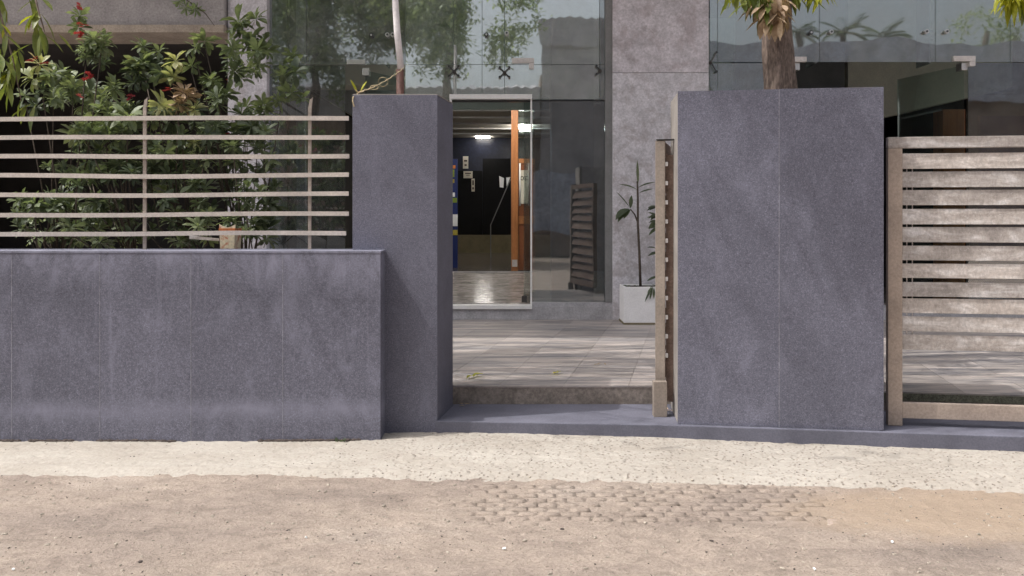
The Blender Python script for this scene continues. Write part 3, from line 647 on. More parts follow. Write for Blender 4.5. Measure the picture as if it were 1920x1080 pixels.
for k, (a, b) in enumerate(((977, 981), (983.5, 984.8), (986.5, 990))):
    q = MB()
    if k != 1:
        cx_, rz_ = (X(a, Yd) + X(b, Yd)) / 2, .03
        q.tube([(cx_ + .02 * math.cos(t), Yd + .031, Z(334, Yd) + rz_ * math.sin(t)) for t in np.linspace(.7 if k else -1.6, 5.5 if k else 4.6, 12)], .006, 5)
    else: q.box(X(a, Yd), X(b, Yd), Yd + .028, Yd + .034, Z(338, Yd), Z(330, Yd))
    part('letter', q, 'poster_ink', sg)
for px in (974.8, 991.8):
    h = part('pull_handle', MB().tube([P(px, 306, Yd - .07), P(px, 386, Yd - .07)], .013, 8), 'alu', wd, True)
    for py in (313, 378): part('handle_standoff', MB().tube([P(px, py, Yd - .07), P(px, py, Yd + .05)], .009, 6), 'alu', h)
# lobby notices
nb = thing('notice_board', (X(852, 14), 14, .62), 'tall blue notice board with coloured cards inside the lobby door', 'notice board')
part('board', MB().box(X(836, 14), X(858, 14), 14, 14.06, .62, Z(298, 14)), 'blue', nb, bevel=.004)
for a, b, c, d, mt in ((847, 854, 310, 316, 'orange'), (847, 852, 318, 332, 'lime'), (846, 852, 336, 343, 'yellow'), (846, 853, 361, 369, 'paper'), (846, 857, 371, 380, 'lime'), (848, 858, 402, 424, 'paper'), (847, 858, 431, 441, 'yellow')):
    part('card', MB().box(X(a, 14), X(b, 14), 13.985, 13.998, Z(d, 14), Z(c, 14)), mt, nb)
def poster(a, b, c, d, label, marks):
    t = thing('poster', (X((a + b) / 2, 19.9), 19.9, Z(d, 19.9)), label, 'poster')
    part('sheet', MB().box(X(a, 19.9), X(b, 19.9), 19.9, 19.925, Z(d, 19.9), Z(c, 19.9)), 'poster', t)
    for (e, f_, h_, i_) in marks: part('print', MB().box(X(e, 19.9), X(f_, 19.9), 19.893, 19.899, Z(i_, 19.9), Z(h_, 19.9)), 'poster_ink', t)
poster(868, 878, 293, 316, 'small upright cream poster with printed emblem on the navy lobby wall', [(870, 876, 300, 303), (871, 875, 308, 311)])
poster(869, 886, 321, 334, 'wide cream notice below the upright poster in the lobby', [(872, 883, 324, 326), (874, 881, 328, 329)])
poster(884, 890, 335, 359, 'narrow strip notice to the lower right of the wide notice', [(885.5, 888.5, 338, 347), (885.5, 888.5, 351, 355)])
def pennant(pts, mt, label, Y=18.5):
    solo('paper_pennant', MB().sheet([(X(a, Y), Z(b, Y)) for a, b in pts], Y, Y + .02), mt, label, 'pennant')
pennant([(936, 330), (945, 334), (944, 352), (937, 351)], 'paper', 'white pennant with red corner hanging in the dark lobby')
pennant([(949, 333), (957, 332), (950, 350)], 'paper', 'white triangular pennant beside the wooden door post')
hr = solo('lobby_handrail', MB().tube([P(957, 336, 17.5), P(920, 422, 17.5), P(920, 462, 17.5), (X(920, 17.5), 17.5, .62)], .012, 6), 'grey_wall', 'thin sloping handrail in front of the dark lobby back wall', 'handrail')

# ------------------------------------------------------------------ fence on the low wall
fe = thing('rail_fence', (-2.4, 5.87, ZT), 'horizontal beige steel rail fence standing on the low wall', 'fence')
YR = 5.87
for k, (py, pe) in enumerate(((222.5, 655), (258, 656), (293.5, 656), (329, 655), (365, 655), (402, 655), (437.5, 650))):
    n = 25; xs = np.linspace(-7.4, X(pe, YR), n); q = MB(); ring = []
    for i, x in enumerate(xs):
        sag = .004 * math.sin(x * 2.1 + k) - .006 * math.exp(-((x - X(272, YR)) / .5) ** 2) * (1 if k in (3, 6) else .5)
        zc = Z(py, YR) + sag + .004 * (x + 2.5) / 2; yy = YR - .02 + .004 * math.sin(x * 3 + 2 * k)
        ring += [(x, yy - .006, zc - .0150), (x, yy + .006, zc - .0150), (x, yy + .006, zc + .0150), (x, yy - .006, zc + .0150)]
    fs = [(i * 4 + a, i * 4 + (a + 1) % 4, i * 4 + 4 + (a + 1) % 4, i * 4 + 4 + a) for i in range(n - 1) for a in range(4)] + [(3, 2, 1, 0), tuple(4 * n - 4 + a for a in range(4))]
    part('rail', q.add(ring, fs), 'rail', fe)
for px in (-1272, -963, -654, -345, -37, 272, 581):
    x0, x1 = X(px - 3.0, YR), X(px + 3.0, YR)
    zt = Z(205, YR); tip = Z(185, YR)
    part('post', MB().sheet([(x0, ZT - .01), (x1, ZT - .01), (x1 + .001, zt), (x1 + .010, tip + .01), (x1 + .004, tip), (x0 + .012, tip - .01), (x0 + .001, zt)], YR - .012, YR + .004), 'fence_post', fe)

# ------------------------------------------------------------------ louvred gate on the right
ga = ang; gu = Vector((math.cos(ga), -math.sin(ga), 0)); gb = Vector((math.sin(ga), math.cos(ga), 0))
G0 = Vector((X(1665, 5.66), 5.66, 0))
gt = thing('louvred_gate', G0 + Vector((0, 0, .087)), 'weathered louvred steel gate with eleven wide slats beside the broad wall', 'gate')
def gbox(t0, t1, d0, d1, z0, z1):
    p = [G0 + gu * t + gb * d for t, d in ((t0, d0), (t1, d0), (t1, d1), (t0, d1))]
    return MB().hexa([(q.x, q.y, z0) for q in p], [(q.x, q.y, z1) for q in p])
def GZ(py): return Z(py, 5.655)
WG = 2.6; tp = .092
part('gate_post', gbox(0, tp, 0, .05, .087, GZ(278)), 'gate_post', gt, bevel=.004)
part('gate_post', gbox(WG, WG + tp, 0, .05, .087, GZ(278)), 'gate_post', gt, bevel=.004)
part('top_rail', gbox(0, WG + tp, -.002, .052, GZ(278) + .001, GZ(257)), 'gate', gt, bevel=.004)
part('bottom_rail', gbox(tp + .001, WG - .001, .004, .046, GZ(784), GZ(755)), 'gate_post', gt, bevel=.004)
def slat_mb(t0, t1, z0, z1, tilt=.035, th=.006, f=gbox):
    q = MB(); pr = [(0.0, z0), (.012, z0 - .004), (tilt + .004, z1 - .002), (tilt, z1), (.012, (z0 + z1) / 2 + .012)]
    pr = [(.004, z0), (.004 + th, z0 - .002), (.010 + th, (z0 + z1) / 2), (.016 + th, z1), (.016, z1 + .002), (.010, (z0 + z1) / 2 + .002)]
    n = len(pr)
    vs = [(*(G0 + gu * t + gb * d).xy, z) for t in (t0, t1) for d, z in pr]
    return q.add(vs, [tuple(range(n)), tuple(range(2 * n - 1, n - 1, -1))] + [(i, (i + 1) % n, n + (i + 1) % n, n + i) for i in range(n)])
SL = [(287, 317.5), (321, 352), (356, 386), (390.5, 421), (425, 455), (459.5, 488.5), (493.5, 522), (527.5, 556), (559, 588), (592, 621.5), (626, 655.5)]
for k, (a, b) in enumerate(SL):
    jit = random.uniform(-.002, .002)
    part('slat', slat_mb(tp + .001, WG - .001, GZ(b - 1.2) + jit, GZ(a + 1.4) + jit), 'gate', gt)
for t in (.13, .165): part('slat_tie', gbox(t, t + .006, .046, .05, GZ(655), GZ(287)), 'bright_steel', gt)

# ------------------------------------------------------------------ narrow gate swung open
W0 = Vector((X(1238.5, 5.98), 5.98, 0)); W1 = Vector((X(1262, 7.05), 7.05, 0)); wu = (W1 - W0).normalized(); wn = Vector((wu.y, -wu.x, 0))
og = thing('swing_gate', (W0.x, W0.y, .23), 'narrow slatted steel gate swung open against the broad wall', 'gate')
def wbox(t0, t1, d0, d1, z0, z1):
    p = [W0 + wu * t + wn * d for t, d in ((t0, d0), (t0, d1), (t1, d1), (t1, d0))]
    return MB().hexa([(q.x, q.y, z0) for q in p], [(q.x, q.y, z1) for q in p])
def WZ(py): return Z(py, 5.98)
part('stile', wbox(0, .05, -.037, .031, WZ(714), WZ(264)), 'gate_stile', og, bevel=.004)
LWg = (W1 - W0).length
part('stile', wbox(LWg - .05, LWg, -.033, .033, WZ(714), WZ(264)), 'gate_dark', og, bevel=.004)
part('top_rail', wbox(.051, LWg - .051, -.025, .025, WZ(282), WZ(264)), 'gate_dark', og, bevel=.003)
part('bottom_rail', wbox(.051, LWg - .051, -.025, .025, WZ(714), WZ(690)), 'gate_dark', og, bevel=.003)
for k in range(11):
    z0 = WZ(682 - k * 36); z1 = z0 + .105
    p = [W0 + wu * t for t in (.051, LWg - .051)]
    q = MB(); vs = []
    for b_ in p:
        for d, z in ((-.028, z0), (-.021, z0), (.028, z1), (.021, z1)): vs.append((*(b_ + wn * d).xy, z))
    q.add(vs, [(0, 1, 2, 3), (7, 6, 5, 4), (0, 4, 5, 1), (1, 5, 6, 2), (2, 6, 7, 3), (3, 7, 4, 0)]); part('slat', q, 'gate_dark', og)
    c = W0 + wu * .0 + wn * .046
    part('slat_end', MB().box(c.x - .010, c.x + .010, 5.992, 6.012, z0 + .04, z0 + .07), 'white', og, bevel=.002)
part('back_plate', wbox(.05, .058, .033, .085, WZ(755), WZ(290)), 'gate_dark', og)
part('hinge_plate', wbox(-.006, .06, -.03, .11, WZ(263), WZ(261)), 'steel', og)
part('hinge_strap', wbox(.04, .05, .10, .108, WZ(290), WZ(263.5)), 'steel', og)
part('foot_post', MB().box(X(1226, 5.9), X(1251, 5.9), 5.9, 5.97, .086, Z(716, 5.9)), 'gate_stile', og, bevel=.003)

# ------------------------------------------------------------------ pole, twine and sprout
Yq = 6.75
pole = thing('flag_pole', (X(752, Yq), Yq, .22), 'slim white pole with maroon foot behind the gate pillar', 'pole')
def px_at(py): return 741 + 8.0 * py / 130 + (2.5 if py > 130 else 0)
part('shaft', MB().tube([P(752, 131, Yq), P(px_at(60), 60, Yq), P(741, 0, Yq), P(737, -260, Yq)], [.026, .026, .025, .023], 12), 'pole_white', pole, True)
part('foot', MB().tube([(X(756, Yq), Yq, .22), P(750, 131, Yq)], .031, 12), 'pole_brown', pole, True)
tw = []
for k in range(26):
    t = k / 25; q = P(757, 128, 6.70).lerp(P(672, 174, 6.0), t); q.z -= .02 * math.sin(math.pi * t); tw.append(q + Vector((0, 0, .004 * math.sin(k * 2.1))))
t_ = thing('twine', P(672, 174, 6.0), 'knotted dry twine tied from the white pole to the gate pillar top', 'twine')
part('strand', MB().tube(tw, .004, 5), 'twine', t_)
lp_ = [tw[12] + Vector((.035 * math.cos(a), .01 * math.sin(2 * a), .035 * math.sin(a))) for a in np.linspace(0, 6.1, 16)]
part('loop', MB().tube(lp_, .0025, 4), 'twine', t_)
part('loop', MB().tube([tw[17] + Vector((.03 * math.cos(a), .01, .016 * math.sin(a))) for a in np.linspace(0, 6.1, 14)], .0025, 4), 'twine', t_)
part('tail', MB().tube([P(671, 176, 5.9), P(662, 182, 5.79), P(661, 190, 5.785), P(664, 200, 5.79)], .0045, 5), 'twine', t_)

# ------------------------------------------------------------------ leaf meshes
def leaf_geo(mb, base, d, up, L, W, droop, fold=.18, segs=4, prof=None):
    """one leaf: a folded blade along d that bends by droop"""
    d = Vector(d).normalized(); side = d.cross(up)
    side = (side if side.length > 1e-3 else d.cross(Vector((1, 0, 0)))).normalized(); nrm = side.cross(d).normalized()
    vs = []; p = Vector(base); dirv = d.copy()
    for i in range(segs + 1):
        t = i / segs
        wv = prof(t) * W if prof else W * math.sin(math.pi * min(1, .06 + t * .94)) ** .8
        n2 = side.cross(dirv).normalized()
        vs += [p - side * wv / 2 + n2 * fold * wv, p, p + side * wv / 2 + n2 * fold * wv]
        p = p + dirv * (L / segs); dirv = (Matrix.Rotation(-droop / segs, 3, side) @ dirv).normalized()
    fs = []
    for i in range(segs):
        a = i * 3; fs += [(a, a + 1, a + 4, a + 3), (a + 1, a + 2, a + 5, a + 4)]
    mb.add(vs, fs)
def obov(t): return (.12 + .88 * math.sin(math.pi * min(1, t ** 1.35 * .93 + .02))) * (1 if t < .97 else .35)
def lance(t): return max(.03, math.sin(math.pi * (t * .97 + .03)) ** .9)
def rosette(seed, n, L):
    r = random.Random(seed); mb = MB()
    for i in range(n):
        a = i * 2.4 + r.uniform(-.3, .3); el = r.uniform(-.75, .75) if i > 3 else r.uniform(.7, 1.2)
        d = Vector((math.cos(a) * math.cos(el), math.sin(a) * math.cos(el), math.sin(el)))
        l = L * r.uniform(.65, 1.1)
        leaf_geo(mb, d * .012, d, Vector((0, 0, 1)), l, l * r.uniform(.34, .44), r.uniform(.3, 1.0), .12, 4, obov)
    mb.tube([(0, 0, -.09), (0, 0, .01)], [.004, .003], 4)
    return mb
ROS = {}
for mt in ('leaf', 'leaf_sunlit', 'leaf_dark', 'leaf_dry'):
    ROS[mt] = [rosette(k * 5 + 1, 17 + k, .098 + .010 * k).mesh('leaf_cluster', mt, smooth=True) for k in range(4)]
def flower_mesh(seed):
    r = random.Random(seed); mb = MB()
    for c in range(5):
        o = Vector((r.uniform(-.025, .025), r.uniform(-.025, .025), r.uniform(0, .03)))
        for i in range(5):
            a = i * 1.257 + c; d = Vector((math.cos(a), math.sin(a), .35)); leaf_geo(mb, o, d, Vector((0, 0, 1)), .022, .014, .4, .1, 2)
    return mb.mesh('flower', 'petal', smooth=True)
FLW = [flower_mesh(k) for k in range(3)]

def shrub(label, base, tips, rnd, spread_dark=0, dark_box=None):
    """tips: (px, py, Y, material, scale)"""
    b0 = Vector(base); s = thing('flowering_shrub', base, label, 'shrub', 'shrubs behind the rail fence')
    hubs = [b0 + Vector((rnd.uniform(-.15, .15), rnd.uniform(-.1, .1), rnd.uniform(.45, .9))) for _ in range(2)]
    for h in hubs: part('stem', MB().tube([b0, (b0 + h) / 2 + Vector((rnd.uniform(-.05, .05), 0, 0)), h], [.011, .009, .007], 6), 'twig', s, True)
    for (px, py, Y, mt, sc) in tips:
        t = P(px, py, Y)
        if mt == 'flower':
            o = link('flower', rnd.choice(FLW), s, t - b0); o.rotation_euler = (rnd.uniform(-.7, .2), rnd.uniform(-.4, .4), rnd.uniform(0, 6)); o.scale = (sc * 1.1,) * 3; continue
        h = min(hubs, key=lambda q: (q - t).length)
        if t.z > h.z + .15 and rnd.random() < .22:
            mid = h.lerp(t, .55) + Vector((rnd.uniform(-.08, .08), rnd.uniform(-.05, .05), rnd.uniform(-.12, .0)))
            part('branch', MB().tube([h, mid, t - Vector((0, 0, .05))], [.008, .006, .0045], 5), 'twig', s, True)
        o = link('leaf_cluster', rnd.choice(ROS[mt]), s, t - b0); o.rotation_euler = (rnd.uniform(-.75, .25), rnd.uniform(-.5, .5), rnd.uniform(0, 6.28)); o.scale = (sc * rnd.uniform(.85, 1.15),) * 3
rn = random.Random(21)
def scatter(x0, x1, y0, y1, n, mt, s0=.8, s1=1.1, Y0=6.5, Y1=7.6):
    n = int(n * 1.45)
    return [(rn.uniform(x0, x1), rn.uniform(y0, y1), rn.uniform(Y0, Y1), mt if isinstance(mt, str) else rn.choice(mt), rn.uniform(s0, s1)) for _ in range(n)]
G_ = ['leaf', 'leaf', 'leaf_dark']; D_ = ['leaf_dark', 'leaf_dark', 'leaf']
# far-left shrub with a head painted in sunlit leaf colour
shrub('leafy shrub with pale sunlit head nearest the left edge of the fence', (X(110, 7.0), 7.0, .2),
      [(75, 122, 6.6, 'leaf_sunlit', 1.0), (95, 140, 6.7, 'leaf', 1.0), (62, 148, 6.6, 'leaf_sunlit', .95), (80, 168, 6.6, 'leaf', 1), (48, 180, 6.6, 'leaf', .9), (100, 185, 6.7, 'leaf', .95), (68, 200, 6.7, 'leaf_dark', .9), (62, 116, 6.55, 'flower', 1.1), (84, 125, 6.5, 'flower', 1.3), (168, 148, 6.6, 'flower', 1.2), (150, 184, 6.6, 'flower', .9)]
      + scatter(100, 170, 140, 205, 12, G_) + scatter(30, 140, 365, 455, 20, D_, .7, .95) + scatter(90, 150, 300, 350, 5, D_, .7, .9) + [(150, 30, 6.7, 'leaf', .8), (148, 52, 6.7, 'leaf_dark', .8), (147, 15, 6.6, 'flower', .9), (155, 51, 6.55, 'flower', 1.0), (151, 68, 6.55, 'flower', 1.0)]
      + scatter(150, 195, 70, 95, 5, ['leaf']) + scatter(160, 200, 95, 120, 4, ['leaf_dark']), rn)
shrub('bushy shrub with red flowers left of the first fence post', (X(225, 6.9), 6.9, .2),
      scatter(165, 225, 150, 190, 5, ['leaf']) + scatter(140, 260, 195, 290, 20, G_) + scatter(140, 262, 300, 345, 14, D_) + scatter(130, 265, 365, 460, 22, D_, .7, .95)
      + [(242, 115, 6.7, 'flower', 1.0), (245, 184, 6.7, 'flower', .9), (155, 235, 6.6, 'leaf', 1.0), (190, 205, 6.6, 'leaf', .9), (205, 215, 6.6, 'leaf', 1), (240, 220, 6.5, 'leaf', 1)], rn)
shrub('tall shrub with a sunlit-coloured, partly dry top right of the first fence post', (X(335, 6.9), 6.9, .2),
      [(330, 115, 6.6, 'leaf_sunlit', .9), (325, 145, 6.6, 'leaf_sunlit', 1), (345, 175, 6.6, 'leaf_dry', .9), (352, 182, 6.6, 'leaf_dry', .9), (335, 195, 6.6, 'leaf_dry', .9), (365, 205, 6.6, 'leaf_sunlit', .8), (302, 198, 6.5, 'leaf_sunlit', 1.15), (362, 268, 6.6, 'leaf_sunlit', .6), (311, 173, 6.55, 'flower', 1.1), (268, 88, 6.8, 'leaf', .95), (262, 122, 6.75, 'leaf', 1.05), (298, 98, 6.8, 'leaf', 1.0), (285, 125, 6.8, 'leaf_dark', 1)]
      + scatter(245, 305, 120, 160, 6, ['leaf_dark']) + scatter(275, 400, 205, 300, 22, G_) + scatter(275, 390, 300, 360, 16, D_) + scatter(278, 400, 370, 455, 18, D_, .7, .95), rn)
shrub('shrub in front of the concrete column reaching toward the second fence post', (X(450, 7.2), 7.2, .2),
      [(365, 90, 7, 'leaf', .95), (385, 78, 7, 'leaf', .9), (360, 125, 7, 'leaf', .9), (395, 155, 7, 'leaf', .9), (412, 172, 7, 'leaf', .9), (448, 42, 7, 'leaf', 1.1), (480, 36, 7, 'leaf', .9), (455, 62, 7, 'leaf', 1.1), (500, 95, 7, 'leaf', 1.0), (452, 148, 7, 'leaf', 1.0), (548, 105, 7, 'leaf', .9), (552, 125, 7, 'leaf', .95), (545, 175, 6.9, 'leaf', 1.1), (520, 190, 6.9, 'leaf', 1.0), (495, 198, 6.9, 'leaf', 1), (566, 185, 6.9, 'leaf', .8), (430, 255, 7, 'flower', .8), (430, 155, 7, 'flower', .7)]
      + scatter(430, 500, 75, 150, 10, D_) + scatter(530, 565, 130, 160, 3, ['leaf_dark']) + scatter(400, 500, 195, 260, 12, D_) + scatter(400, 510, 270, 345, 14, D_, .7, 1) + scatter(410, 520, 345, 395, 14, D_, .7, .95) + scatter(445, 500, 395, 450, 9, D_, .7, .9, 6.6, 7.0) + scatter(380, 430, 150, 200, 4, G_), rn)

# hanging twig over the beam
hs = thing('hanging_twig', P(370, -12, 7.0), 'drooping twig with a small leaf tuft in front of the concrete beam', 'twig')
part('stem', MB().tube([P(330, -14, 7), P(362, 8, 7), P(385, 25, 7), P(402, 48, 7)], [.005, .005, .004, .002], 5), 'twig', hs)
for px, py in ((338, 2), (350, 14), (366, 16)):
    o = link('leaf_cluster', ROS['leaf'][0], hs, P(px, py, 7) - hs.location); o.scale = (.7,) * 3; o.rotation_euler = (2.4, .2, px)

# ------------------------------------------------------------------ pots and planter
Yt = 6.15
pt = thing('flower_pot', (X(428, Yt), Yt, .22), 'cream and orange scalloped flower pot behind the fence', 'flower pot')
x0, x1 = X(411, Yt), X(441, Yt); zt = Z(420, Yt)
part('stand', MB().box(x0 + .01, x1 - .01, Yt + .01, Yt + .12, .222, 1.15), 'gate_dark', pt)
part('body', MB().hexa([(x0 + .008, Yt + .004, 1.152), (x1 - .008, Yt + .004, 1.152), (x1 - .004, Yt + .13, 1.152), (x0 + .004, Yt + .13, 1.152)], [(x0, Yt, zt - .03), (x1, Yt, zt - .03), (x1 + .002, Yt + .14, zt - .03), (x0 - .002, Yt + .14, zt - .03)]), 'pot_cream', pt, bevel=.004)
part('band', MB().box(x0 - .003, x1 + .003, Yt - .004, Yt + .142, zt - .05, zt - .031), 'pot_orange', pt, bevel=.002)
part('scalloped_rim', MB().sheet([(x0, zt - .03)] + [(x1, zt - .03)] + [(x1 + (x0 - x1) * t, zt - .002 - .022 * math.sin(math.pi * t)) for t in np.linspace(0, 1, 9)], Yt + .0, Yt + .014), 'pot_cream', pt)
part('soil', MB().box(x0 + .01, x1 - .01, Yt + .02, Yt + .13, zt - .03, zt - .026), 'soil', pt)
for px, py in ((424, 415), (432, 408), (436, 418)):
    o = link('leaf_cluster', random.choice(ROS['leaf']), pt, P(px, py, Yt + .07) - pt.location); o.scale = (.6,) * 3
bt = solo('fallen_batten', MB().hexa([P(355, 448, 6.3), P(411, 452, 6.3), P(411, 452, 6.34), P(355, 448, 6.34)], [P(355, 441, 6.3), P(411, 447, 6.3), P(411, 447, 6.34), P(355, 441, 6.34)]), 'gate', 'grey batten lying beside the flower pot', 'batten')
bs = part('support', MB().box(X(380, 6.31), X(388, 6.31), 6.305, 6.335, .22, Z(449, 6.32)), 'gate', bt) if False else None

Yw = 9.82
pw = thing('planter_box', (X(1215, Yw), Yw, ZB), 'peeling white box planter standing against the concrete column', 'planter')
a, b = X(1170, Yw), X(1256, Yw); z0, z1 = ZB + .006, Z(538, Yw)
for nm, bx in (('front_side', (a, b, Yw, Yw + .03)), ('back_side', (a, b, Yw + .39, Yw + .42)), ('left_side', (a, a + .03, Yw + .031, Yw + .389)), ('right_side', (b - .03, b, Yw + .031, Yw + .389))):
    part(nm, MB().box(bx[0], bx[1], bx[2], bx[3], z0 + .015, z1), 'white', pw, bevel=.004)
part('base', MB().box(a - .006, b + .006, Yw - .006, Yw + .426, z0 - .006, z0 + .014), 'tan', pw)
part('soil', MB().box(a + .03, b - .03, Yw + .03, Yw + .39, z0 + .02, z1 - .015), 'soil', pw)
dr = thing('cane_plant', (X(1200, Yw + .2), Yw + .2, z1 - .02), 'tall thin cane plant with narrow leaves growing in the white planter', 'plant')
Yc = Yw + .2
part('stem', MB().tube([P(1201, 540, Yc), P(1199, 480, Yc), P(1196, 420, Yc), P(1196, 370, Yc), P(1195, 340, Yc)], [.016, .015, .013, .012, .010], 8), 'twig', dr, True)
part('branch', MB().tube([P(1195, 415, Yc), P(1190, 402, Yc), P(1182, 392, Yc)], [.01, .009, .007], 6), 'twig', dr, True)
def blade(p0, p1, W, mt='leaf_dark', droop=.3, parent=dr):
    q = MB(); d = Vector(p1) - Vector(p0); leaf_geo(q, p0, d, Vector((0, -.5, 1)), d.length, W, droop, .15, 5, lance); part('leaf', q, mt, parent, True)
for (a1, b1, a2, b2, ww, dp) in ((1196, 345, 1195, 300, .035, .05), (1195, 356, 1163, 341, .05, .4), (1196, 352, 1228, 337, .04, .4), (1198, 362, 1225, 352, .04, .2), (1196, 350, 1198, 334, .05, .1),
                                 (1181, 390, 1156, 357, .035, .15), (1182, 390, 1184, 366, .05, .1), (1180, 392, 1150, 404, .11, .9), (1180, 393, 1155, 412, .08, .6), (1182, 393, 1168, 408, .06, .5)):
    blade(P(a1, b1, Yc), P(a2, b2, Yc - .05), ww, 'leaf_dark', dp)
d2 = thing('bushy_plant', (X(1236, Yw + .25), Yw + .25, z1 - .02), 'bushy narrow-leaved plant in the planter half hidden by the swing gate', 'plant')
Yc2 = Yw + .25
part('stem', MB().tube([P(1236, 540, Yc2), P(1238, 400, Yc2)], [.015, .01], 6), 'twig', d2, True)
for k in range(34):
    py = random.choice([392, 400, 408, 415, 430, 470, 495, 520]) + random.uniform(-6, 6); sgn = random.choice((-1, -1, 1))
    blade(P(1236, py, Yc2), P(1236 + sgn * random.uniform(12, 24), py + random.uniform(-14, 14), Yc2 - random.uniform(0, .15)), .05, 'leaf_dark', .5, d2)
for k in range(14):
    px = random.uniform(1172, 1235); blade(P(px, 540, Yc2), P(px + random.uniform(-10, 10), 534 - random.uniform(0, 5), Yc2 - .1), .03, 'leaf_dark', .6, d2)
sp = thing('trailing_plant', P(1222, 536, Yw + .1), 'small dark trailing sprig hanging over the planter rim', 'plant')
for (a1, b1, a2, b2) in ((1222, 536, 1214, 556), (1224, 537, 1218, 562), (1222, 540, 1208, 566), (1226, 540, 1226, 560), (1220, 540, 1214, 552)):
    blade(P(a1, b1, Yw - .01), P(a2, b2, Yw - .03), .025, 'leaf_dark', .2, sp)

# sprout on the pillar
spz = thing('sprout', P(672, 176, 5.95), 'yellowing two-leaf sprout growing on the pillar top', 'plant')
blade(P(670, 174, 5.95), P(657, 148, 5.95), .022, 'leaf_yellow', .1, spz); blade(P(676, 172, 5.95), P(687, 151, 5.95), .022, 'leaf_yellow', .2, spz)
blade(P(668, 176, 5.95), P(682, 168, 5.93), .02, 'leaf_dry', .2, spz); blade(P(674, 176, 5.95), P(664, 166, 5.93), .02, 'leaf_dry', .2, spz)

# ------------------------------------------------------------------ ashoka trees
def drooping(mb, c, n, r, L0, L1, rnd, W=.16):
    for _ in range(n):
        p = c + Vector((rnd.gauss(0, r), rnd.gauss(0, r), rnd.gauss(0, r * .7)))
        a = rnd.uniform(0, 6.28); e = rnd.uniform(-1.45, -.5); d = Vector((math.cos(a) * math.cos(e), math.sin(a) * math.cos(e), math.sin(e)))
        l = rnd.uniform(L0, L1); leaf_geo(mb, p, d, Vector((0, 0, 1)), l, l * W * rnd.uniform(.8, 1.2), rnd.uniform(.1, .5), .15, 3, lance)
def ashoka(label, base, lean, trunk_r, crown_c, crown_r, nclump, nleaf, extra, seed, z_min, knobbly=False):
    rnd = random.Random(seed); b0 = Vector(base)
    t = thing('ashoka_tree', base, label, 'tree')
    pts = []; rad = []; nseg = 60; top = crown_c.z + crown_r.z * .7
    mb = MB(); seg = 30; rings = []
    for i in range(nseg):
        z = b0.z + (top - b0.z) * (i / (nseg - 1)) ** 1.4; f = (z - b0.z) / (top - b0.z)
        cx_ = b0.x + lean * (z - b0.z) + .02 * math.sin(z * 3); cy_ = b0.y + .015 * math.sin(z * 2.3 + 1)
        rr = trunk_r * (1.05 - .6 * f)
        for k in range(seg):
            a = 2 * math.pi * k / seg; n_ = float(VN(np.array(a * 1.9), np.array(z * 1.5), 1.6)) * .34 + float(VN2(np.array(a * 4), np.array(z * 3), 2.4)) * .22
            q = rr * (1 + n_); rings.append((cx_ + q * math.cos(a), cy_ + q * math.sin(a), z))
    mb.add(rings, [(i * seg + k, i * seg + (k + 1) % seg, (i + 1) * seg + (k + 1) % seg, (i + 1) * seg + k) for i in range(nseg - 1) for k in range(seg)])
    part('trunk', mb, 'bark', t, True)
    cr = MB(); li = MB()
    for c in range(nclump):
        v = Vector((rnd.gauss(0, 1), rnd.gauss(0, 1), rnd.gauss(0, 1))).normalized() * rnd.uniform(.25, 1) ** .6
        p = crown_c + Vector((v.x * crown_r.x, v.y * crown_r.y, v.z * crown_r.z))
        if p.z < z_min(p) : continue
        zz = max(b0.z + 2.2, p.z - rnd.uniform(.2, 1.0)); s0 = Vector((b0.x + lean * (zz - b0.z), b0.y, zz))
        li.tube([s0, s0.lerp(p, .5) + Vector((0, 0, .15)), p], [.03, .018, .006], 5)
        drooping(cr, p, nleaf, .22, .14, .26, rnd)
    part('limb', li, 'bark', t, True); part('crown', cr, 'leaf_long', t, True)
    for nm, mt, pts_, n, L0, L1, sprd, ww in extra:
        e = MB()
        for c in pts_: drooping(e, c, n, sprd, L0, L1, rnd, ww)
        part(nm, e, mt, t, True)
    return t
top_z = lambda Y: EYE + HZ / F * Y
zmin = lambda p: max(top_z(max(p.y + .3, .1)) + .55, 4.25 + (YF - p.y) * .2525)      # clear of the frame and of what the glass mirrors
# the tree behind the broad wall
spray = [P(px, py, 6.2) for px, py in ((1886, -20), (1897, -16), (1906, -14), (1912, -18), (1892, -8), (1902, 2), (1900, -14))]
Ta = Vector((X(1459, 7.15), 7.15, .22))
dry = [P(px, py, Y) for px, py, Y in ((1450, -5, 6.95), (1440, 8, 6.9), (1458, 10, 6.88), (1425, 4, 6.95), (1462, 26, 6.88), (1446, 26, 6.9))]
grn = [P(px, py, Y) for px, py, Y in ((1405, -14, 6.9), (1420, -6, 6.9), (1385, -22, 7.0), (1440, -5, 6.95), (1435, 14, 6.95), (1500, -20, 7.0))]
yel = [P(1532, -22, 6.9), P(1538, -14, 6.9), P(1372, -24, 7.0)]
ashoka('ashoka tree with rough trunk and dry hanging leaves behind the broad wall', Ta, -.002, .15, Vector((1.9, 6.9, 6.6)), Vector((1.5, 1.2, 1.5)), 40, 26,
       [('dry_leaves', 'leaf_dry', dry, 14, .12, .22, .04, .32), ('hanging_leaves', 'leaf_long', grn, 12, .14, .25, .05, .22), ('yellow_leaves', 'leaf_yellow', yel + spray, 9, .12, .2, .022, .16), ('spray_leaves', 'leaf_long', [P(1925, -5, 6.2), P(1932, 5, 6.2)], 6, .14, .2, .03, .2)], 5, zmin)
part('limb', MB().tube([(2.25, 7.15, 3.7), (2.9, 6.7, 3.95), (3.5, 6.3, 3.5), P(1900, -25, 6.2)], [.05, .035, .02, .008], 6), 'bark', bpy.data.objects['ashoka_tree'], True)
